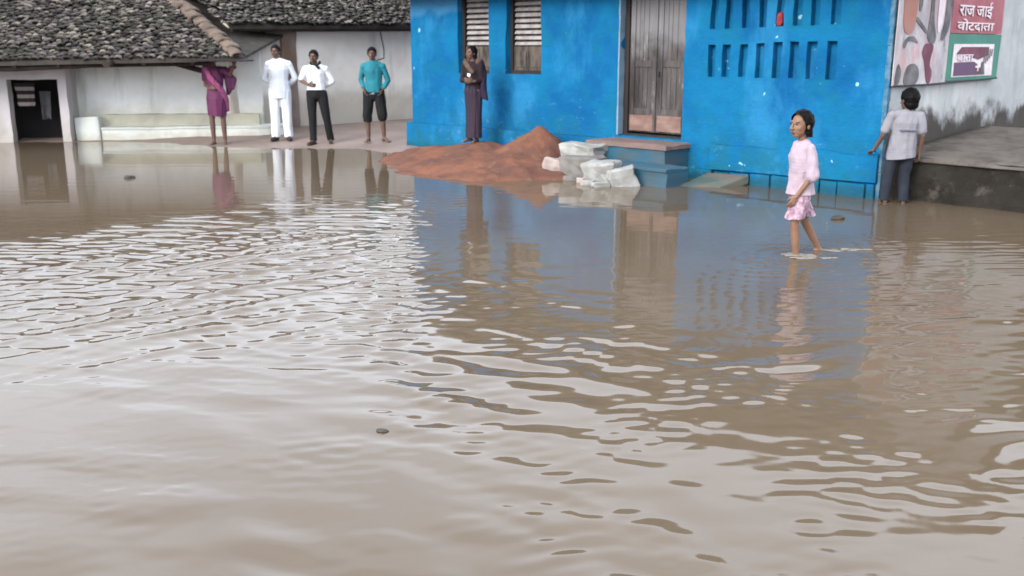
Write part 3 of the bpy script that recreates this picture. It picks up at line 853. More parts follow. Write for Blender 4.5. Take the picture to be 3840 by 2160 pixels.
# things hanging in the hut doorway
def hung(name, mat, w_, h_, loc, rz, seed, folds=4, droop=.03, sub=24):
    m = MB(); vs = []; fs = []
    for s in (0, 1):
        for k in range(sub + 1):
            for i in range(sub + 1):
                u, v = i / sub, k / sub
                x = (u - .5) * w_ * (1 - .25 * (1 - v)) + .02 * mn.noise(Vector((u * 2, v * 3, seed)))
                yy = droop * math.sin(u * folds * PI + seed) * (1.1 - v) + .015 * mn.noise(Vector((u * 5, v * 4, seed + 4))) + s * .006
                vs.append((x, yy, -h_ * (1 - v) + .04 * mn.noise(Vector((u * 2.2, seed, 1))) * (1 - v)))
    q = (sub + 1) ** 2
    for k in range(sub):
        for i in range(sub):
            a = k * (sub + 1) + i
            fs.append((a, a + 1, a + sub + 2, a + sub + 1)); fs.append((q + a, q + a + sub + 1, q + a + sub + 2, q + a + 1))
    for i in range(sub):
        fs.append((i, q + i, q + i + 1, i + 1)); a = sub * (sub + 1) + i; fs.append((a, a + 1, q + a + 1, q + a))
        a = i * (sub + 1); fs.append((a, a + sub + 1, q + a + sub + 1, q + a)); a += sub; fs.append((a, q + a, q + a + sub + 1, a + sub + 1))
    m.add(vs, fs)
    o = m.build(name, mat, None, smooth=True); o.location = loc; o.rotation_euler = (0, 0, rz)
    return o
o = hung('striped_cloth', M['stripe'], .36, .42, (-8.76, 18.20, 1.05), a6, 2, 2, .02)
tag(o, 'dark and pale striped cloth hanging in the hut doorway', 'cloth')
o = hung('grey_cloth', M['cloth_grey'], .20, .5, (-8.45, 18.30, .90), a6, 5, 2, .03)
tag(o, 'dim grey cloth hanging behind the striped one in the doorway', 'cloth')

# ================================================================= CREAM HOUSE BEHIND
A2 = math.radians(45.15)
CH = empty('cream_house', (-5.55, 18.62, 0), A2)
tag(CH, 'cream limewashed mud house with brown post behind the standing men', 'house')
wall('front_wall', M['cream'], CH, .45, 6.2, -.1, 2.2, .25, (), res=.16, amp=.025, wob=.015)
m = MB(); m.box(.45, .7, .26, 3.0, -.1, 1.8); m.build('end_wall', M['cream'], CH)
o = wall('post', M['post'], CH, 1.52, 1.86, -.1, 2.3, .2, (), res=.1, amp=.03, y=-.07, wob=.03)
m = MB(); m.box(1.2, 1.55, -.10, 0.0, 1.86, 2.1, .02); m.build('bracket', M['post'], CH)
m = MB(); m.box(.62, 1.5, -.25, -.03, -.1, .16, .012); m.build('plinth', M['cream'], CH, bevel=.03)
pit = math.radians(27)
slab4('roof_boards', M['board'], CH, [(.25, -.45, 2.05), (6.4, -.45, 2.13), (6.4, .9, 2.11 + 1.52 * math.tan(pit)), (.25, .9, 2.03 + 1.52 * math.tan(pit))], .06)
slab4('roof_boards', M['board'], CH, [(.25, .92, 2.03 + 1.52 * math.tan(pit)), (6.4, .92, 2.11 + 1.52 * math.tan(pit)), (6.4, 3.4, 1.7), (.25, 3.4, 1.7)], .06)
tile_roof('roof', M['tiles2'], CH, (.2, -.51, 2.06), Vector((8, 0, .08)), (0, math.cos(pit), math.sin(pit)), 58, 20, .107, .084, None, 9)
m = MB(); m.tube([(.3, -.38, 1.99), (2.3, -.37, 2.01), (6.3, -.38, 2.06)], .045); m.build('eave_beam', M['wood'], CH)
CM = Matrix.Translation((-5.55, 18.62, 0)) @ Matrix.Rotation(A2, 4, 'Z')
m = MB(); q = [CM @ Vector(p) for p in ((3.62, -.43, 2.08), (3.66, -.42, 1.9), (3.74, -.4, 1.62), (3.76, -.36, 1.45), (3.80, -.04, 1.40))]
m.tube(q, .012, 6)
o = m.build('cable', M['wire']); tag(o, 'black cable hanging from the eave of the cream house', 'cable')

# ================================================================= SAND HEAP (frame of the blue house)
def cone(x, y, cx, cy, h, r, p=1.0):
    d = math.hypot((x - cx), (y - cy)) / r
    return h * max(0.0, 1 - d ** p) if d < 1 else 0.0
m = MB(); nx_, ny_ = 120, 80; vs = []
for j in range(ny_ + 1):
    for i in range(nx_ + 1):
        X = .45 + 4.5 * i / nx_; Yq = -2.75 + 2.65 * j / ny_
        w1 = .14 * mn.noise(Vector((X * 1.2, Yq * 1.2, 1)))
        hs = [cone(X, Yq, 3.42, -.5, .64, .80, 1.05), cone(X, Yq, 2.35 + w1, -.55, .34, 1.35, 1.3), cone(X, Yq, 1.55, -.9 + w1, .22, 1.0, 1.6),
              cone(X, Yq, 3.3 + w1, -1.0, .30, 1.45, 1.3), cone(X, Yq, 2.6, -1.5 + w1, .16, 1.0, 1.6), cone(X, Yq, 4.1, -.8, .20, .8, 1.5), cone(X, Yq, 3.5, -1.6 + w1, .10, .95, 1.6)]
        z = (sum(h ** 3 for h in hs)) ** (1 / 3) - .045
        z += .042 * mn.noise(Vector((X * 2.6, Yq * 2.6, 2))) + .024 * mn.noise(Vector((X * 6.5, Yq * 6.5, 6))) + .009 * mn.noise(Vector((X * 17, Yq * 17, 6)))
        vs.append((X, Yq, z))
fs = [(j * (nx_ + 1) + i, j * (nx_ + 1) + i + 1, (j + 1) * (nx_ + 1) + i + 1, (j + 1) * (nx_ + 1) + i) for j in range(ny_) for i in range(nx_)]
m.add(vs, fs)
SH = m.build('sand_heap', M['sand'], None, smooth=True); SH.location = (PX, PY, 0); SH.rotation_euler = (0, 0, ANG)
tag(SH, 'heap of damp red sand piled against the blue wall', 'sand heap')
def sand_z(x, y):
    i = min(nx_, max(0, round((x - .45) / 4.5 * nx_))); j = min(ny_, max(0, round((y + 2.75) / 2.65 * ny_)))
    return vs[j * (nx_ + 1) + i][2]

# ================================================================= RUBBLE BY THE DOORSTEP
def chunk(mat, x, y, z, sx, sy, sz, rz, seed, label, tilt=(0, 0)):
    bm = bmesh.new(); bmesh.ops.create_cube(bm, size=1)
    bmesh.ops.bevel(bm, geom=bm.edges[:], offset=.06, segments=1, affect='EDGES')
    bmesh.ops.subdivide_edges(bm, edges=bm.edges[:], cuts=2, use_grid_fill=True)
    for v in bm.verts:
        p = v.co.copy()
        d = Vector((mn.noise(p * 1.6 + Vector((seed, 0, 0))), mn.noise(p * 1.6 + Vector((0, seed, 0))), mn.noise(p * 1.6 + Vector((0, 0, seed)))))
        d2 = Vector((mn.noise(p * 5 + Vector((seed, 0, 0))), mn.noise(p * 5 + Vector((0, seed, 0))), mn.noise(p * 5)))
        v.co = p + d * .13 + d2 * .07
        v.co.x *= sx; v.co.y *= sy; v.co.z *= sz
    me = bpy.data.meshes.new('rubble_block'); bm.to_mesh(me); bm.free()
    o = link('rubble_block', me, M[mat]); o.location = hp(x, y, z); o.rotation_euler = (tilt[0], tilt[1], ANG + rz)
    tag(o, label, 'rubble', 'broken masonry by the doorstep')
chunk('stone', 4.42, -.66, .31, .58, .34, .21, .1, 1, 'long pale masonry block lying on the doorstep edge, topmost of the rubble', (.05, .05))
chunk('stone2', 4.62, -.88, .11, .54, .4, .32, .3, 2, 'grey masonry block under the topmost pale one')
chunk('pinkstone', 4.27, -1.06, .10, .36, .30, .25, .6, 3, 'pinkish block nearest the sand heap', (0, .2))
chunk('stone', 5.13, -1.14, .10, .42, .32, .33, .25, 4, 'pale squarish block at the water edge, left of the whitest one', (.1, 0))
chunk('stone', 5.48, -1.16, .08, .33, .30, .27, .8, 5, 'whitest block at the right end of the rubble', (0, -.25))
chunk('stone2', 4.76, -1.20, -.01, .30, .22, .14, .2, 6, 'low grey lump half sunk in the water')
chunk('stone', 5.15, -1.42, .0, .16, .14, .11, .5, 7, 'small white stone in front of the squarish block')
chunk('stone', 5.36, -1.44, .0, .22, .12, .10, 1.1, 8, 'flat white stone at the foot of the whitest block')
chunk('pinkstone', 4.98, -1.33, .0, .12, .12, .12, 1.4, 9, 'tiny pinkish stone between the grey lump and the white stone')
m = MB()
m.add([hp(*p) for p in ((5.98, -.95, -.05), (6.05, -.12, .12), (6.62, -.06, .13), (6.42, -.62, -.04), (5.98, -.95, -.15), (6.05, -.12, .02), (6.62, -.06, .02), (6.42, -.62, -.14))],
      [(0, 1, 2, 3), (7, 6, 5, 4), (0, 4, 5, 1), (1, 5, 6, 2), (2, 6, 7, 3), (3, 7, 4, 0)])
o = m.build('sloping_slab', M['slab'], None, bevel=.015)
tag(o, 'mossy greenish slab sloping into the water beside the doorstep', 'slab')

# floating bits
for nm, (x, y_, r, sd, rz), lb in (('floating_debris', (3.28, 9.89, (.075, .05, .03), 4, .3), 'dark lump floating in the water behind the girl in pink'),
                               ('floating_debris', (-5.06, 13.11, (.075, .05, .03), 9, .8), 'small dark lump floating before the hut doorway'),
                               ('floating_debris', (-.59, 4.23, (.030, .018, .007), 6, -.4), 'tiny dark leaf scrap afloat in the open foreground water')):
    o = blob(nm, M['debris'], (x, y_, r[2] * .35), r, sd, rz); tag(o, lb, 'debris')

# ================================================================= PEOPLE
_bm = bmesh.new(); bmesh.ops.create_icosphere(_bm, subdivisions=2, radius=1)
ICO_V = np.array([v.co[:] for v in _bm.verts]); ICO_F = np.array([[v.index for v in f.verts] for f in _bm.faces]); _bm.free()
class Flesh:
    """overlapping ellipsoids fused by a voxel remesh into one continuous surface"""
    def __init__(s): s.c = []
    def e(s, c, r, rot=None): s.c.append((np.array(c, float), np.array(r if hasattr(r, '__len__') else (r, r, r), float), rot))
    def chain(s, pts, step=.4):
        """pts: (x, y, z, r) or (x, y, z, rx, ry)"""
        P = [np.array((*p[:3], p[3], p[4] if len(p) > 4 else p[3])) for p in pts]
        for a, b in zip(P, P[1:]):
            d = np.linalg.norm(b[:3] - a[:3]); n = max(1, int(math.ceil(d / (step * min(a[3:].min(), b[3:].min())))))
            for i in range(n + 1):
                q = a + (b - a) * i / n
                s.e(q[:3], (q[3], q[4], min(q[3], q[4])))
    def build(s, name, mat, parent, voxel=.008, smooth=4, cuts=(), fold=None, label=None):
        V, F, b = [], [], 0
        for c, r, rot in s.c:
            v = ICO_V * r
            if rot is not None: v = v @ np.array(rot).T
            V.append(v + c); F.append(ICO_F + b); b += len(ICO_V)
        me = bpy.data.meshes.new(name)
        me.from_pydata(np.concatenate(V).tolist(), [], np.concatenate(F).tolist())
        o = bpy.data.objects.new(name, me); COL.objects.link(o)
        md = o.modifiers.new('r', 'REMESH'); md.mode = 'VOXEL'; md.voxel_size = voxel
        if smooth:
            ms = o.modifiers.new('s', 'SMOOTH'); ms.iterations = smooth; ms.factor = .5
        bpy.context.view_layer.update()
        m2 = bpy.data.meshes.new_from_object(o.evaluated_get(bpy.context.evaluated_depsgraph_get()))
        o.modifiers.clear(); o.data = m2; bpy.data.meshes.remove(me); m2.name = name
        if cuts or fold:
            bm = bmesh.new(); bm.from_mesh(m2)
            for co, no in cuts:
                bmesh.ops.bisect_plane(bm, geom=bm.verts[:] + bm.edges[:] + bm.faces[:], plane_co=co, plane_no=no, clear_outer=True)
            if fold:
                amp, sx, sz, sd = fold
                bm.normal_update()
                for v in bm.verts:
                    p = Vector((v.co.x * sx + sd, v.co.y * sx, v.co.z * sz))
                    v.co += v.normal * amp * (mn.noise(p) + .6 * mn.noise(p * 2.3))
            bm.to_mesh(m2); bm.free()
        m2.materials.clear(); m2.materials.append(mat)
        m2.polygons.foreach_set('use_smooth', [True] * len(m2.polygons))
        o.parent = parent
        if label: o['label'] = label
        return o

def vadd(a, b, t=1.0): return tuple(np.array(a, float) + np.array(b, float) * t)
def unit(v): v = np.array(v, float); return v / np.linalg.norm(v)

def add_hand(A, wrist, d, palm, thumb, s=1.0, curl=.5):
    """d: towards the fingers, palm: palm-side normal, thumb: side of the thumb"""
    d, palm = unit(d), unit(palm); side = unit(thumb)
    w_ = np.array(wrist, float)
    for t in np.linspace(0, .085 * s, 5):
        for k in (-1, 0, 1):
            A.e(w_ + d * t + side * k * .022 * s * (.6 + .5 * t / (.085 * s)), .015 * s)
    for k, ln in zip((1.35, .45, -.45, -1.3), (.070, .078, .073, .058)):
        p = w_ + d * .085 * s + side * k * .021 * s; ang = .15
        for j in range(3):
            ang += curl * (.45 + .2 * j)
            dd = d * math.cos(ang) + palm * math.sin(ang) + side * k * .03
            q = p + dd * ln * s * (.42, .33, .27)[j]
            r0 = .0095 * s * (1, .92, .84)[j]
            A.chain([(*p, r0), (*q, r0 * .93)], .6); p = q
    p = w_ + d * .025 * s + side * .028 * s
    q = p + (side * .7 + d * .75 + palm * .25) * .038 * s; r = q + (d * .9 + side * .15 + palm * .4) * .032 * s
    A.chain([(*p, .013 * s), (*q, .0115 * s), (*r, .009 * s)], .5)

def head_parts(A, c, s, f):
    """skull, jaw, nose, brow and ears into the flesh; f: facing direction (unit, horizontal)"""
    c = np.array(c, float); f = unit(f); r = np.array((-f[1], f[0], 0)); u = np.array((0, 0, 1.0))
    rot = np.stack([r, f, u], 1)
    A.e(c + u * .018 * s - f * .012 * s, (.074 * s, .093 * s, .092 * s), rot)
    A.e(c + f * .022 * s - u * .030 * s, (.060 * s, .066 * s, .078 * s), rot)
    A.e(c + f * .048 * s - u * .080 * s, (.034 * s, .030 * s, .026 * s), rot)
    for t in np.linspace(0, 1, 5):
        A.e(c + f * (.086 + .022 * t) * s + u * (.018 - .045 * t) * s, (.009 + .004 * t) * s)
    for k in (-1, 1):
        A.e(c + f * .097 * s - u * .030 * s + r * k * .012 * s, .009 * s)
        A.e(c + r * k * .076 * s - f * .012 * s - u * .008 * s, (.010 * s, .018 * s, .030 * s), rot)
        A.e(c + f * .070 * s + u * .030 * s + r * k * .032 * s, (.024 * s, .012 * s, .008 * s), rot)
        A.e(c + f * .052 * s - u * .022 * s + r * k * .040 * s, .022 * s)
    A.e(c + f * .086 * s - u * .054 * s, (.022 * s, .010 * s, .007 * s), rot)
    A.e(c + f * .083 * s - u * .066 * s, (.019 * s, .010 * s, .007 * s), rot)

def face_bits(root, c, s, f):
    c = np.array(c, float); f = unit(f); r = np.array((-f[1], f[0], 0)); u = np.array((0, 0, 1.0))
    rot = np.stack([r, f, u], 1)
    for k in (-1, 1):
        E = Flesh(); E.e((0, 0, 0), (.0125 * s, .0075 * s, .0062 * s), rot)
        p = c + f * .0815 * s + u * .012 * s + r * k * .031 * s
        E.c = [(p, E.c[0][1], rot)]
        eye = E.build('eye', M['eye'], root, .002, 1)
        I = Flesh(); I.e(p + f * .0062 * s, (.0062 * s, .004 * s, .0068 * s), rot); I.build('iris', M['iris'], eye, .0014, 1)
    Lp = Flesh(); Lp.e(c + f * .0935 * s - u * .0585 * s, (.021 * s, .0062 * s, .0085 * s), rot); Lp.build('lips', M['lip'], root, .002, 1)

def hair_cap(root, c, s, f, low=0.0, thick=.014, back=.02, bob=False, name='hair'):
    c = np.array(c, float); f = unit(f); r = np.array((-f[1], f[0], 0)); u = np.array((0, 0, 1.0))
    rot = np.stack([r, f, u], 1)
    A = Flesh()
    A.e(c + u * .024 * s - f * (.012 + back * .3) * s, ((.076 + thick) * s, (.094 + thick) * s, (.094 + thick) * s), rot)
    cuts = []
    if bob:
        for k in np.linspace(0, 1, 6):
            A.e(c - f * (.040 + .006 * k) * s - u * (.02 + .075 * k) * s, (.084 * s, .060 * s, .05 * s), rot)
        n_ = f * .93 - u * .36
        cuts = [(tuple(c + f * .030 * s + u * .015 * s), tuple(n_ / np.linalg.norm(n_))), (tuple(c - u * .098 * s), (0, 0, -1))]
    else:
        n_ = f * .72 - u * .69
        cuts = [(tuple(c + f * .050 * s + u * (.040 - low) * s), tuple(n_ / np.linalg.norm(n_)))]
    return A.build(name, M['hair'], root, .006, 2, cuts, (.004, 40, 40, 3))

def person(loc, rz, label):
    P = empty('person', loc, rz); tag(P, label, 'person', 'people standing about in the flood'); return P

def body(P, J, s, skin, voxel=.0065, feet=True, hands=('rest', 'rest')):
    """J: joint dictionary in metres. Faces -y; 'l' is +x."""
    A = Flesh(); hz = J['hipz']; sz = J['shz']; tw = J.get('tw', (0, 0)); ln = J.get('lean', (0, 0))
    mid = lambda t: (tw[0] + ln[0] * t, tw[1] + ln[1] * t)
    for (t0, r0, t1, r1) in ((0, (.150, .105), .35, (.122, .088)), (.35, (.122, .088), .72, (.150, .105)), (.72, (.150, .105), .92, (.115, .080))):
        a, b = mid(t0), mid(t1)
        A.chain([(a[0], a[1], hz + (sz - hz) * t0, r0[0] * s, r0[1] * s), (b[0], b[1], hz + (sz - hz) * t1, r1[0] * s, r1[1] * s)])
    n0 = mid(1); hc = J['head']
    A.chain([(n0[0], n0[1] + .01 * s, sz, .062 * s), (hc[0], hc[1] + .012 * s, hc[2] - .06 * s, .052 * s)])
    head_parts(A, hc, s, J['face'])
    for k in 'lr':
        sh, el, wr = J['sh' + k], J['el' + k], J['wr' + k]
        A.chain([(n0[0], n0[1], sz + .015 * s, .048 * s), (*vadd(sh, (0, 0, -.018 * s)), .040 * s)])
        A.chain([(*vadd(sh, (0, 0, -.016 * s)), .040 * s), (*vadd(sh, np.array(el) - np.array(sh), .4), .040 * s), (*el, .034 * s)])
        A.chain([(*el, .034 * s), (*vadd(el, np.array(wr) - np.array(el), .3), .035 * s), (*wr, .025 * s)])
        hd = J.get('hd' + k)
        if hd: add_hand(A, wr, *hd, s=s, curl=J.get('curl', .5))
        hp_, kn, an = J['hip' + k], J['kn' + k], J['an' + k]
        A.chain([(*hp_, .088 * s), (*vadd(hp_, np.array(kn) - np.array(hp_), .5), .072 * s), (*kn, .052 * s)])
        A.chain([(*kn, .052 * s), (*vadd(kn, np.array(an) - np.array(kn), .3), .053 * s), (*an, .034 * s)])
        ft = unit(J['ft' + k]); an = np.array(an)
        A.e(an - ft * .03 * s - np.array((0, 0, .035 * s)), .032 * s)
        A.chain([(*an, .034 * s), (*(an + ft * .09 * s - np.array((0, 0, .035 * s))), .030 * s, .034 * s), (*(an + ft * .15 * s - np.array((0, 0, .048 * s))), .022 * s)])
        sd = np.array((-ft[1], ft[0], 0))
        for q in range(5):
            b_ = an + ft * .15 * s - np.array((0, 0, .052 * s)) + sd * (q - 2) * .0165 * s
            A.chain([(*b_, .010 * s), (*(b_ + ft * (.032 - .004 * abs(q - 1.4)) * s), .009 * s)], .8)
    return A.build('body', skin, P, voxel, 3)

def limb(A, a, b, c, ra, rb, rc, t=1.0):
    """sleeve or trouser leg along a-b-c"""
    A.chain([(*a, ra), (*b, rb)], .35)
    if c is not None and t > 0:
        e = vadd(b, np.array(c, float) - np.array(b, float), t); A.chain([(*b, rb), (*e, rc)], .35)

def torso_cloth(A, J, s, hem, wide=1.0, ease=.018, hemr=None):
    hz, sz = J['hipz'], J['shz']; tw = J.get('tw', (0, 0)); ln = J.get('lean', (0, 0))
    lv = [(.90, .118, .085), (.72, .152, .110), (.35, .136, .100), (0, .156, .112)]
    pts = [(tw[0] + ln[0] * t, tw[1] + ln[1] * t, hz + (sz - hz) * t, (rx * s + ease) * wide, (ry * s + ease) * wide) for t, rx, ry in lv]
    if hem < hz:
        hr = hemr or (.168 * s, .122 * s); pts.append((tw[0], tw[1], hem - .06, hr[0] * wide, hr[1] * wide))
    A.chain(pts, .3)
    n0 = (tw[0] + ln[0], tw[1] + ln[1])
    for k in 'lr': A.chain([(n0[0], n0[1], sz + .012 * s, .050 * s + ease * .6), (*vadd(J['sh' + k], (0, 0, -.014 * s)), .046 * s + ease * .6)], .3)

# ---- 1 man in white kurta and trousers
P1 = person((-4.14, 18.04, .045), .08, 'man in a long white kurta and loose white trousers, hands behind his back')
J = dict(hipz=.88, shz=1.385, head=(-.035, -.02, 1.555), face=(-.25, -1, 0), shl=(.18, .01, 1.345), ell=(.275, .06, 1.09), wrl=(.10, .165, .93), shr=(-.18, .01, 1.345), elr=(-.265, .06, 1.09), wrr=(-.08, .165, .93),
         hdl=((-.9, .1, -.3), (0, 1, 0), (0, .1, 1)), hdr=((.9, .1, -.3), (0, 1, 0), (0, .1, 1)),
         hipl=(.092, 0, .86), knl=(.11, -.015, .47), anl=(.12, .01, .075), ftl=(.25, -1, 0), hipr=(-.092, 0, .86), knr=(-.10, -.015, .47), anr=(-.105, .0, .075), ftr=(-.3, -1, 0))
body(P1, J, 1.0, M['skin']); face_bits(P1, J['head'], 1, J['face']); hair_cap(P1, J['head'], 1, J['face'])
A = Flesh(); torso_cloth(A, J, 1.06, .74, 1.05, .02, (.185, .13))
for k in 'lr': limb(A, J['sh' + k], J['el' + k], J['wr' + k], .054, .056, .048, .92)
A.build('kurta', M['c_white'], P1, .009, 4, [((0, 0, .735), (0, -.12, -1)), ((0, 0, 1.46), (0, -.25, 1))], (.010, 5, 3, 2))
A = Flesh()
for k in 'lr': limb(A, J['hip' + k], J['kn' + k], J['an' + k], .115, .088, .082)
A.build('trousers', M['c_white'], P1, .009, 4, [((0, 0, .06), (0, 0, -1))], (.010, 9, 2.5, 5))
for k in 'lr':
    f = unit(J['ft' + k]); an = np.array(J['an' + k]); A = Flesh()
    A.chain([(*(an - f * .03 - np.array((0, 0, .045))), .045), (*(an + f * .10 - np.array((0, 0, .046))), .046), (*(an + f * .17 - np.array((0, 0, .052))), .034)], .3)
    A.build('shoe', M['shoe'], P1, .008, 2, [((0, 0, -.012), (0, 0, -1))])

# ---- 2 man in white shirt and black trousers
P2 = person((-3.39, 17.54, .02), .03, 'man in a white shirt and black trousers with a dark collar, elbows out')
J = dict(hipz=.90, shz=1.335, head=(-.02, -.02, 1.495), face=(-.12, -1, 0), shl=(.172, .0, 1.295), ell=(.275, .05, 1.08), wrl=(.12, .15, .98), shr=(-.172, 0, 1.295), elr=(-.255, -.03, 1.10), wrr=(-.115, -.13, 1.03),
         hdl=((-.9, .1, -.2), (0, -1, 0), (0, .1, 1)), hdr=((.95, -.05, -.1), (0, 1, 0), (0, .1, 1)),
         hipl=(.09, 0, .87), knl=(.155, -.01, .47), anl=(.205, .06, .075), ftl=(.15, -1, 0), hipr=(-.085, 0, .87), knr=(-.085, -.02, .46), anr=(-.08, -.04, .07), ftr=(-.45, -1, 0))
body(P2, J, .97, M['skin']); face_bits(P2, J['head'], .97, J['face']); hair_cap(P2, J['head'], .97, J['face'])
A = Flesh(); torso_cloth(A, J, .98, .95, 1.02, .016)
limb(A, J['shl'], J['ell'], J['wrl'], .050, .050, .046, .75); limb(A, J['shr'], vadd(J['shr'], np.array(J['elr']) - np.array(J['shr']), .86), None, .050, .052, .05)
A.build('shirt', M['c_white2'], P2, .008, 4, [((0, 0, .935), (0, -.05, -1)), ((0, 0, 1.405), (0, -.2, 1))], (.008, 7, 5, 8))
A = Flesh(); A.chain([(0, 0, .97, .152, .112), (0, 0, .86, .165, .122)], .3)
for k in 'lr': limb(A, J['hip' + k], J['kn' + k], J['an' + k], .102, .074, .062)
A.build('trousers', M['c_black'], P2, .008, 4, [((0, 0, .065), (0, 0, -1)), ((0, 0, .985), (0, 0, 1))], (.006, 9, 4, 4))
A = Flesh()
for t in np.linspace(-.2, PI + .2, 14): A.e((.075 * math.cos(t), .015 - .07 * math.sin(t), 1.395 - .045 * math.sin(t)), .026)
A.chain([(.03, -.09, 1.36, .03), (.075, -.105, 1.31, .024)], .4)
A.build('collar', M['c_black'], P2, .007, 3)
for k in 'lr':
    f = unit(J['ft' + k]); an = np.array(J['an' + k]); A = Flesh()
    A.chain([(*(an - f * .03 - np.array((0, 0, .045))), .040), (*(an + f * .10 - np.array((0, 0, .046))), .040), (*(an + f * .16 - np.array((0, 0, .052))), .03)], .3)
    A.build('shoe', M['sandal'], P2, .008, 2, [((0, 0, an[2] - .09), (0, 0, -1))])

# ---- 3 man in teal shirt and black three-quarter shorts
P3 = person((-2.40, 17.58, .05), -.05, 'barefoot man in a teal shirt and black knee-length shorts, hands at his hips')
J = dict(hipz=.90, shz=1.355, head=(-.01, -.015, 1.515), face=(.1, -1, 0), shl=(.168, .0, 1.315), ell=(.245, .05, 1.06), wrl=(.175, -.055, .93), shr=(-.168, 0, 1.315), elr=(-.225, .05, 1.07), wrr=(-.165, -.06, .93),
         hdl=((-.35, -.3, -.9), (-1, 0, 0), (0, -1, .2)), hdr=((.35, -.3, -.9), (1, 0, 0), (0, -1, .2)),
         hipl=(.088, 0, .87), knl=(.14, -.03, .48), anl=(.155, .02, .075), ftl=(.75, -.8, 0), hipr=(-.088, 0, .87), knr=(-.12, -.03, .47), anr=(-.115, .0, .07), ftr=(-.15, -1, 0))
body(P3, J, .97, M['skin']); face_bits(P3, J['head'], .97, J['face']); hair_cap(P3, J['head'], .97, J['face'], low=.008)
A = Flesh(); torso_cloth(A, J, .98, .84, 1.0, .018)
for k in 'lr': limb(A, J['sh' + k], J['el' + k], J['wr' + k], .050, .047, .040, .8)
A.build('shirt', M['c_teal'], P3, .008, 4, [((0, 0, .865), (0, -.05, -1)), ((0, 0, 1.425), (0, -.2, 1))], (.008, 7, 5, 12))
A = Flesh(); A.chain([(0, 0, .93, .150, .108), (0, 0, .80, .163, .120)], .3)
A.build('undershirt_hem', M['c_greyhem'], P3, .008, 3, [((0, 0, .835), (0, 0, -1))])
A = Flesh(); A.chain([(0, 0, .88, .152, .112), (0, 0, .82, .158, .118)], .3)
limb(A, J['hipl'], J['knl'], J['anl'], .105, .092, .085, .1); limb(A, J['hipr'], J['knr'], J['anr'], .105, .085, .075, .28)
A.build('shorts', M['c_dark'], P3, .008, 4, [((0, 0, .36), (0, 0, -1))], (.010, 9, 4, 9))

# ---- 4 woman in purple sari under the eave
P4 = person((-5.17, 17.66, .0), .1, 'woman in a purple sari with pink drape, her head hidden behind the hut eave')
J = dict(hipz=.84, shz=1.30, head=(-.02, -.01, 1.46), face=(.2, -1, 0), shl=(.155, 0, 1.28), ell=(.27, -.05, 1.20), wrl=(.36, -.12, 1.38), shr=(-.155, 0, 1.28), elr=(-.175, .03, 1.04), wrr=(-.07, -.12, .98),
         hdl=((.3, -.2, .9), (0, -1, 0), (-1, 0, .2)), hdr=((.9, -.2, .1), (0, 1, 0), (0, 0, 1)),
         hipl=(.085, 0, .82), knl=(.10, -.02, .45), anl=(.105, .01, .065), ftl=(.2, -1, 0), hipr=(-.085, 0, .82), knr=(-.09, -.02, .44), anr=(-.085, .0, .06), ftr=(-.2, -1, 0))
body(P4, J, .93, M['skin']); face_bits(P4, J['head'], .93, J['face']); hair_cap(P4, J['head'], .93, J['face'])
A = Flesh(); torso_cloth(A, J, .97, .70, 1.0, .014)
A.chain([(0, 0, .92, .155, .118), (.01, 0, .80, .185, .142), (.0, 0, .62, .175, .135), (.0, 0, .45, .150, .118)], .3)
limb(A, J['shr'], vadd(J['shr'], (-.015, .02, -.14)), None, .062, .054, .05); limb(A, J['shl'], vadd(J['shl'], (.09, -.03, -.05)), None, .062, .054, .05)
A.build('sari', M['c_sari'], P4, .008, 4, [((0, 0, .50), (-.12, 0, -1)), ((0, 0, 1.36), (0, -.2, 1))], (.012, 12, 2.0, 6))
A = Flesh()
A.chain([(-.14, -.05, 1.33, .055, .05), (-.06, -.135, 1.18, .060, .03), (.05, -.14, 1.04, .062, .03), (.14, -.10, .92, .055, .035), (.17, -.02, .74, .05, .04), (.165, .0, .60, .055, .03)], .3)
A.chain([(-.14, -.05, 1.33, .055, .05), (-.02, .09, 1.33, .06, .03), (.17, .05, 1.31, .05, .04)], .3)
A.build('pallu', M['c_pallu'], P4, .008, 4, (), (.012, 14, 3, 2), label='pink end of the sari drawn across the chest')
A = Flesh()
A.chain([(.10, .07, 1.33, .05, .03), (.24, .02, 1.27, .06, .04), (.34, -.07, 1.34, .05, .04)], .3)
A.chain([(.14, .06, 1.30, .06, .03), (.26, .02, 1.14, .12, .03), (.25, .02, .98, .09, .022), (.20, .03, .88, .03, .02)], .3)
A.build('loose_drape', M['c_sari'], P4, .008, 4, (), (.014, 16, 2, 5))

# ---- 5 woman on the sand heap
sx_, sy_ = 2.18, -.62
P5 = person(hp(sx_, sy_, sand_z(sx_, sy_) + .005), -.5, 'dark-clothed woman in a long slate skirt standing on the red sand heap')
J = dict(hipz=.84, shz=1.235, head=(-.015, -.02, 1.395), face=(-.55, -1, 0), shl=(.15, 0, 1.215), ell=(.185, -.02, .98), wrl=(.10, -.15, .965), shr=(-.15, 0, 1.215), elr=(-.19, -.03, .98), wrr=(-.02, -.16, .955),
         hdl=((-.5, -.85, .2), (-1, 0, .1), (0, .1, 1)), hdr=((.8, -.5, .1), (0, 1, 0), (0, 0, 1)),
         hipl=(.08, 0, .82), knl=(.07, -.015, .43), anl=(.065, .0, .06), ftl=(.05, -1, 0), hipr=(-.08, 0, .82), knr=(-.065, -.015, .43), anr=(-.065, .0, .06), ftr=(-.5, -1, 0))
body(P5, J, .92, M['skin']); face_bits(P5, J['head'], .92, J['face']); hair_cap(P5, J['head'], .92, J['face'], bob=True)
A = Flesh(); torso_cloth(A, J, .93, .80, 1.0, .014)
for k in 'lr': limb(A, J['sh' + k], J['el' + k], J['wr' + k], .062, .048, .04, .6)
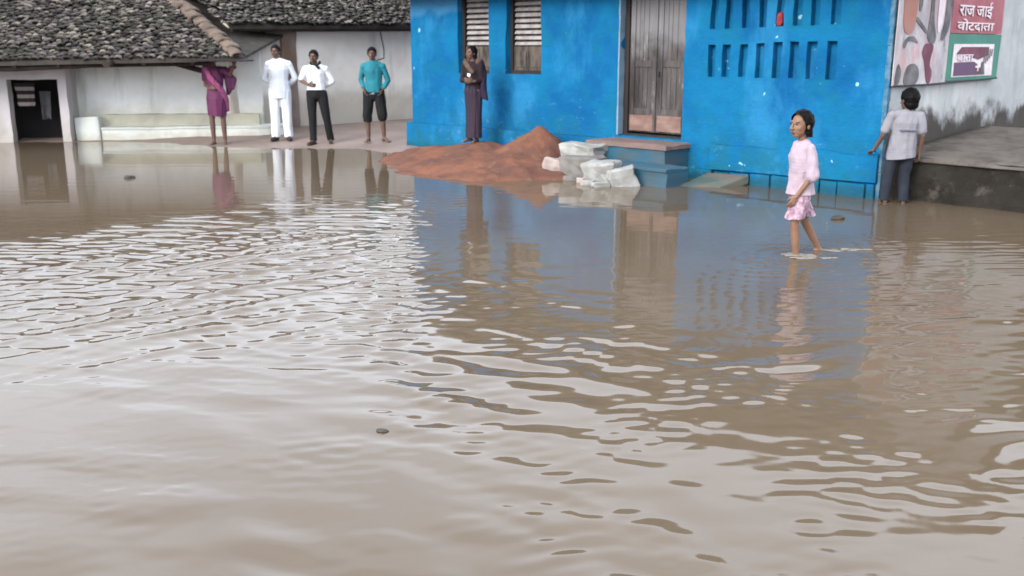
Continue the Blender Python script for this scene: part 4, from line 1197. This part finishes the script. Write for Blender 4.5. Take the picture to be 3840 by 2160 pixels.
A.build('blouse', M['c_maroon'], P5, .008, 4, [((0, 0, .80), (0, 0, -1)), ((0, 0, 1.29), (0, -.2, 1))], (.008, 9, 5, 3))
A = Flesh(); A.chain([(0, 0, .92, .118, .092), (0, 0, .80, .172, .135), (0, 0, .5, .150, .118), (0, 0, .04, .150, .12)], .3)
A.build('skirt', M['c_skirt'], P5, .008, 4, [((0, 0, .075), (0, 0, -1)), ((0, 0, .90), (0, 0, 1))], (.016, 17, 1.2, 3))
A = Flesh()
A.chain([(-.13, -.03, 1.26, .05, .05), (-.03, -.10, 1.18, .055, .035), (.05, -.115, 1.10, .05, .03)], .3)
A.chain([(.12, -.02, 1.26, .05, .05), (.03, .075, 1.24, .06, .03), (-.13, -.02, 1.26, .05, .05)], .3)
A.build('scarf', M['c_scarf'], P5, .008, 4, (), (.012, 14, 5, 7))
A = Flesh()
A.chain([(.13, .03, 1.24, .06, .06), (.19, .03, 1.05, .06, .07), (.205, .0, .90, .055, .06), (.22, .0, .74, .06, .045), (.24, .0, .68, .05, .03)], .3)
A.build('shawl', M['c_shawl'], P5, .008, 4, [((.23, 0, .685), (-.3, 0, -1))], (.014, 14, 2.5, 9))
P5.scale = (.88, .92, .94)
pw = Matrix.Translation(P5.location) @ Matrix.Rotation(-.5, 4, 'Z')
m = MB(); m.box(-.024, .024, -.007, .007, -.022, .022); o = m.build('white_packet', M['white_thing'], None, bevel=.005)
o.location = pw @ Vector((.075, -.245, 1.0)); o.rotation_euler = (.3, .4, -.3)
tag(o, 'small white packet held by the woman on the sand heap', 'packet')

# ---- 6 girl in pink wading
P6 = person((2.40, 8.24, -.03), math.radians(-84), 'girl in a pink shirt and ruffled pink shorts wading barefoot past the blue house')
J = dict(hipz=.575, shz=.935, head=(.012, -.035, 1.10), face=(.42, -1, 0), shl=(.128, .01, .915), ell=(.172, .03, .70), wrl=(.135, -.085, .525), shr=(-.128, .01, .915), elr=(-.150, .03, .70), wrr=(-.14, .06, .51),
         hdl=((-.05, -.5, -.85), (-1, 0, 0), (0, -.8, .5)), hdr=((.05, -.5, -.85), (1, 0, 0), (0, -.8, .5)), curl=.55,
         hipl=(.062, .0, .555), knl=(.075, -.06, .30), anl=(.068, -.02, -.015), ftl=(.08, -1, 0), hipr=(-.062, 0, .555), knr=(-.07, .085, .295), anr=(-.09, .235, .045), ftr=(-.05, -.8, -.45))
s = .70
def girl_body():
    JJ = dict(J); A = Flesh()
    return body(P6, JJ, s, M['skin_girl'], .0048)
girl_body()
hs = .98
# the head of a child is large for the body
A = Flesh(); head_parts(A, J['head'], hs, J['face']); A.chain([(.005, -.005, .95, .040), (*vadd(J['head'], (0, .01, -.06)), .040)])
bd = [o for o in P6.children if o.name.startswith('body')][0]
bpy.data.objects.remove(bd)
_hp = head_parts
def head_parts(A, c, s_, f): _hp(A, c, hs, f)
girl_body()
head_parts = _hp
face_bits(P6, J['head'], hs, J['face']); hair_cap(P6, J['head'], hs, J['face'], bob=True, thick=.017)
A = Flesh(); torso_cloth(A, J, .74, .48, 1.06, .020, (.150, .132))
for k in 'lr': limb(A, J['sh' + k], J['el' + k], J['wr' + k], .048, .060, .058, .0)
sh = A.build('shirt', M['c_pink'], P6, .006, 4, [((0, 0, .535), (0, 0, -1)), ((0, 0, .985), (0, -.3, 1))], (.014, 11, 6, 4))
A = Flesh(); A.chain([(0, 0, .62, .105, .080), (0, 0, .55, .115, .09)], .3)
limb(A, J['hipl'], vadd(J['knl'], (0, -.015, 0)), None, .070, .076, .08); limb(A, J['hipr'], vadd(J['knr'], (0, .03, 0)), None, .070, .074, .08)
A.build('shorts', M['c_pink2'], P6, .006, 3, [((0, 0, .335), (0, 0, -1))], (.016, 26, 5, 2))
# wash around her feet
def wash(x, y_, n, rx, ry, seed):
    r = random.Random(seed); A = Flesh()
    for _ in range(n):
        t = r.uniform(0, 2 * PI); q = math.sqrt(r.uniform(.15, 1))
        ln = r.uniform(.012, .045)
        A.e((x + rx * q * math.cos(t), y_ + ry * q * math.sin(t), r.uniform(-.001, .002)), (ln * 2.0, ln * .5, r.uniform(.003, .005)))
    return A
foam_m = simple('churned_water', (.20, .16, .12), (.26, .21, .16), 30, .08, bump=.3, spec=.8)
F1 = wash(2.40, 8.12, 26, .10, .10, 4); F1.c += wash(2.50, 8.02, 14, .16, .05, 5).c; F1.c += wash(2.85, 8.35, 12, .22, .05, 8).c
o = F1.build('splash', foam_m, None, .0035, 2); tag(o, 'churned pale water splashing round the wading girl', 'splash', kind='stuff')

# ---- 7 boy at the house corner, seen from behind
P7 = person((4.30, 11.02, -.02), math.radians(176), 'boy in a grey-white T-shirt and dark jeans seen from behind at the blue corner')
J = dict(hipz=.62, shz=1.00, head=(-.045, -.03, 1.145), face=(.35, -1, -.1), lean=(-.03, -.02), shl=(.14, .0, .98), ell=(.205, -.02, .76), wrl=(.265, -.13, .58), shr=(-.165, .0, .97), elr=(-.205, .03, .76), wrr=(-.20, -.02, .57),
         hdl=((.1, -.9, -.2), (0, 0, -1), (-1, 0, 0)), hdr=((0, -.15, -1), (1, 0, 0), (0, -1, 0)),
         hipl=(.075, 0, .60), knl=(.12, -.02, .33), anl=(.14, .0, .06), ftl=(.2, -1, 0), hipr=(-.07, 0, .60), knr=(-.06, -.02, .32), anr=(-.055, .03, .055), ftr=(-.1, -1, 0))
body(P7, J, .78, M['skin'], .0055); face_bits(P7, J['head'], 1.10, J['face'])
def boy_head():
    A = Flesh(); _hp(A, J['head'], .92, J['face']); return A
bd = [o for o in P7.children if o.name.startswith('body')][0]; bpy.data.objects.remove(bd)
def head_parts(A, c, s_, f): _hp(A, c, 1.10, f)
body(P7, J, .78, M['skin'], .0055)
head_parts = _hp
c = np.array(J['head']); f = unit((.35, -1, 0)); A = Flesh()
rot = np.stack([np.array((-f[1], f[0], 0)), f, np.array((0, 0, 1.0))], 1)
A.e(c + np.array((0, 0, .026)) - f * .014, (.100, .116, .114), rot); A.e(c - f * .042 - np.array((0, 0, .045)), (.084, .072, .070), rot)
n_ = f * .75 - np.array((0, 0, .66)); A.build('hair', M['hair'], P7, .006, 2, [(tuple(c + f * .05 + np.array((0, 0, .03))), tuple(n_ / np.linalg.norm(n_)))], (.004, 40, 40, 3))
A = Flesh(); torso_cloth(A, J, .83, .48, 1.06, .020, (.160, .128))
limb(A, J['shl'], vadd(J['shl'], np.array(J['ell']) - np.array(J['shl']), .75), None, .054, .054, .05); limb(A, J['shr'], vadd(J['shr'], np.array(J['elr']) - np.array(J['shr']), .75), None, .054, .054, .05)
A.build('t_shirt', M['c_tee'], P7, .007, 4, [((0, 0, .515), (-.12, 0, -1)), ((0, 0, 1.045), (0, -.25, 1))], (.010, 9, 6, 4))
m = MB()
A = Flesh(); A.chain([(.06, .118, .83, .03, .012), (-.10, .112, .825, .03, .012)], .5); A.build('shirt_print', M['c_print'], P7, .006, 2)
A = Flesh(); A.chain([(0, 0, .60, .112, .085), (0, 0, .55, .122, .096)], .3)
for k in 'lr': limb(A, J['hip' + k], J['kn' + k], J['an' + k], .076, .066, .058)
A.build('jeans', M['c_jean'], P7, .007, 4, [((0, 0, .045), (0, 0, -1)), ((0, 0, .60), (0, 0, 1))], (.008, 10, 5, 6))

# ================================================================= LIGHT, SKY, CAMERA
world = bpy.data.worlds.new('World'); sc.world = world; world.use_nodes = True
nt = world.node_tree; bg = nt.nodes['Background']
sky = nt.nodes.new('ShaderNodeTexSky'); sky.sky_type = 'NISHITA'; sky.sun_disc = False
SUN_EL, SUN_AZ = math.radians(27), math.radians(220)
sky.sun_elevation = SUN_EL; sky.sun_rotation = SUN_AZ
sky.air_density = 1.0; sky.dust_density = 2.0; sky.ozone_density = 1.0
hsv = nt.nodes.new('ShaderNodeHueSaturation'); hsv.inputs['Saturation'].default_value = .20
nt.links.new(sky.outputs[0], hsv.inputs['Color']); 
# overcast: a bright broken cloud deck over the sky
tc = nt.nodes.new('ShaderNodeTexCoord'); mp = nt.nodes.new('ShaderNodeMapping'); mp.inputs['Scale'].default_value = (1, 1, 2.2)
nz = nt.nodes.new('ShaderNodeTexNoise'); nz.inputs['Scale'].default_value = 2.6; nz.inputs['Detail'].default_value = 5; nz.inputs['Roughness'].default_value = .55
nt.links.new(tc.outputs['Generated'], mp.inputs['Vector']); nt.links.new(mp.outputs['Vector'], nz.inputs['Vector'])
mr = nt.nodes.new('ShaderNodeMapRange'); mr.inputs['From Min'].default_value = .3; mr.inputs['From Max'].default_value = .7
mr.inputs['To Min'].default_value = .72; mr.inputs['To Max'].default_value = 1.18
nt.links.new(nz.outputs['Fac'], mr.inputs['Value'])
cl = nt.nodes.new('ShaderNodeMix'); cl.data_type = 'RGBA'; cl.blend_type = 'MULTIPLY'; cl.inputs[0].default_value = 1
CLOUD = 6.7
cl.inputs[6].default_value = (CLOUD * .91, CLOUD, CLOUD * 1.15, 1)
nt.links.new(mr.outputs['Result'], cl.inputs[7])
mx = nt.nodes.new('ShaderNodeMix'); mx.data_type = 'RGBA'; mx.inputs[0].default_value = .85
nt.links.new(hsv.outputs[0], mx.inputs[6]); nt.links.new(cl.outputs[2], mx.inputs[7])
nt.links.new(mx.outputs[2], bg.inputs['Color'])
bg.inputs['Strength'].default_value = .15
ld = bpy.data.lights.new('sun', 'SUN'); ld.energy = 1.3; ld.angle = math.radians(28); ld.color = (1, .96, .90)
so = bpy.data.objects.new('sun', ld); COL.objects.link(so)
dirv = Vector((math.sin(SUN_AZ) * math.cos(SUN_EL), math.cos(SUN_AZ) * math.cos(SUN_EL), math.sin(SUN_EL)))
so.rotation_euler = dirv.to_track_quat('Z', 'Y').to_euler(); so.location = (0, -5, 12)

cam = bpy.data.cameras.new('camera'); co = bpy.data.objects.new('camera', cam); COL.objects.link(co)
cam.sensor_width = 36; cam.lens = 36 * 2500 / 2576
cam.dof.use_dof = True; cam.dof.focus_distance = 4.5; cam.dof.aperture_fstop = 4.2
cam.clip_start = .05; cam.clip_end = 2000
co.location = (0, 0, 1.7); co.rotation_euler = (PI / 2 - math.atan(609.5 / 2500), 0, 0)
sc.camera = co
sc.view_settings.view_transform = 'Standard'; sc.view_settings.look = 'None'
sc.view_settings.exposure = 1.52; sc.view_settings.gamma = 1.0; sc.view_settings.use_curve_mapping = False
sc.render.resolution_x, sc.render.resolution_y = 1024, 576
sc.cycles.max_bounces = 8
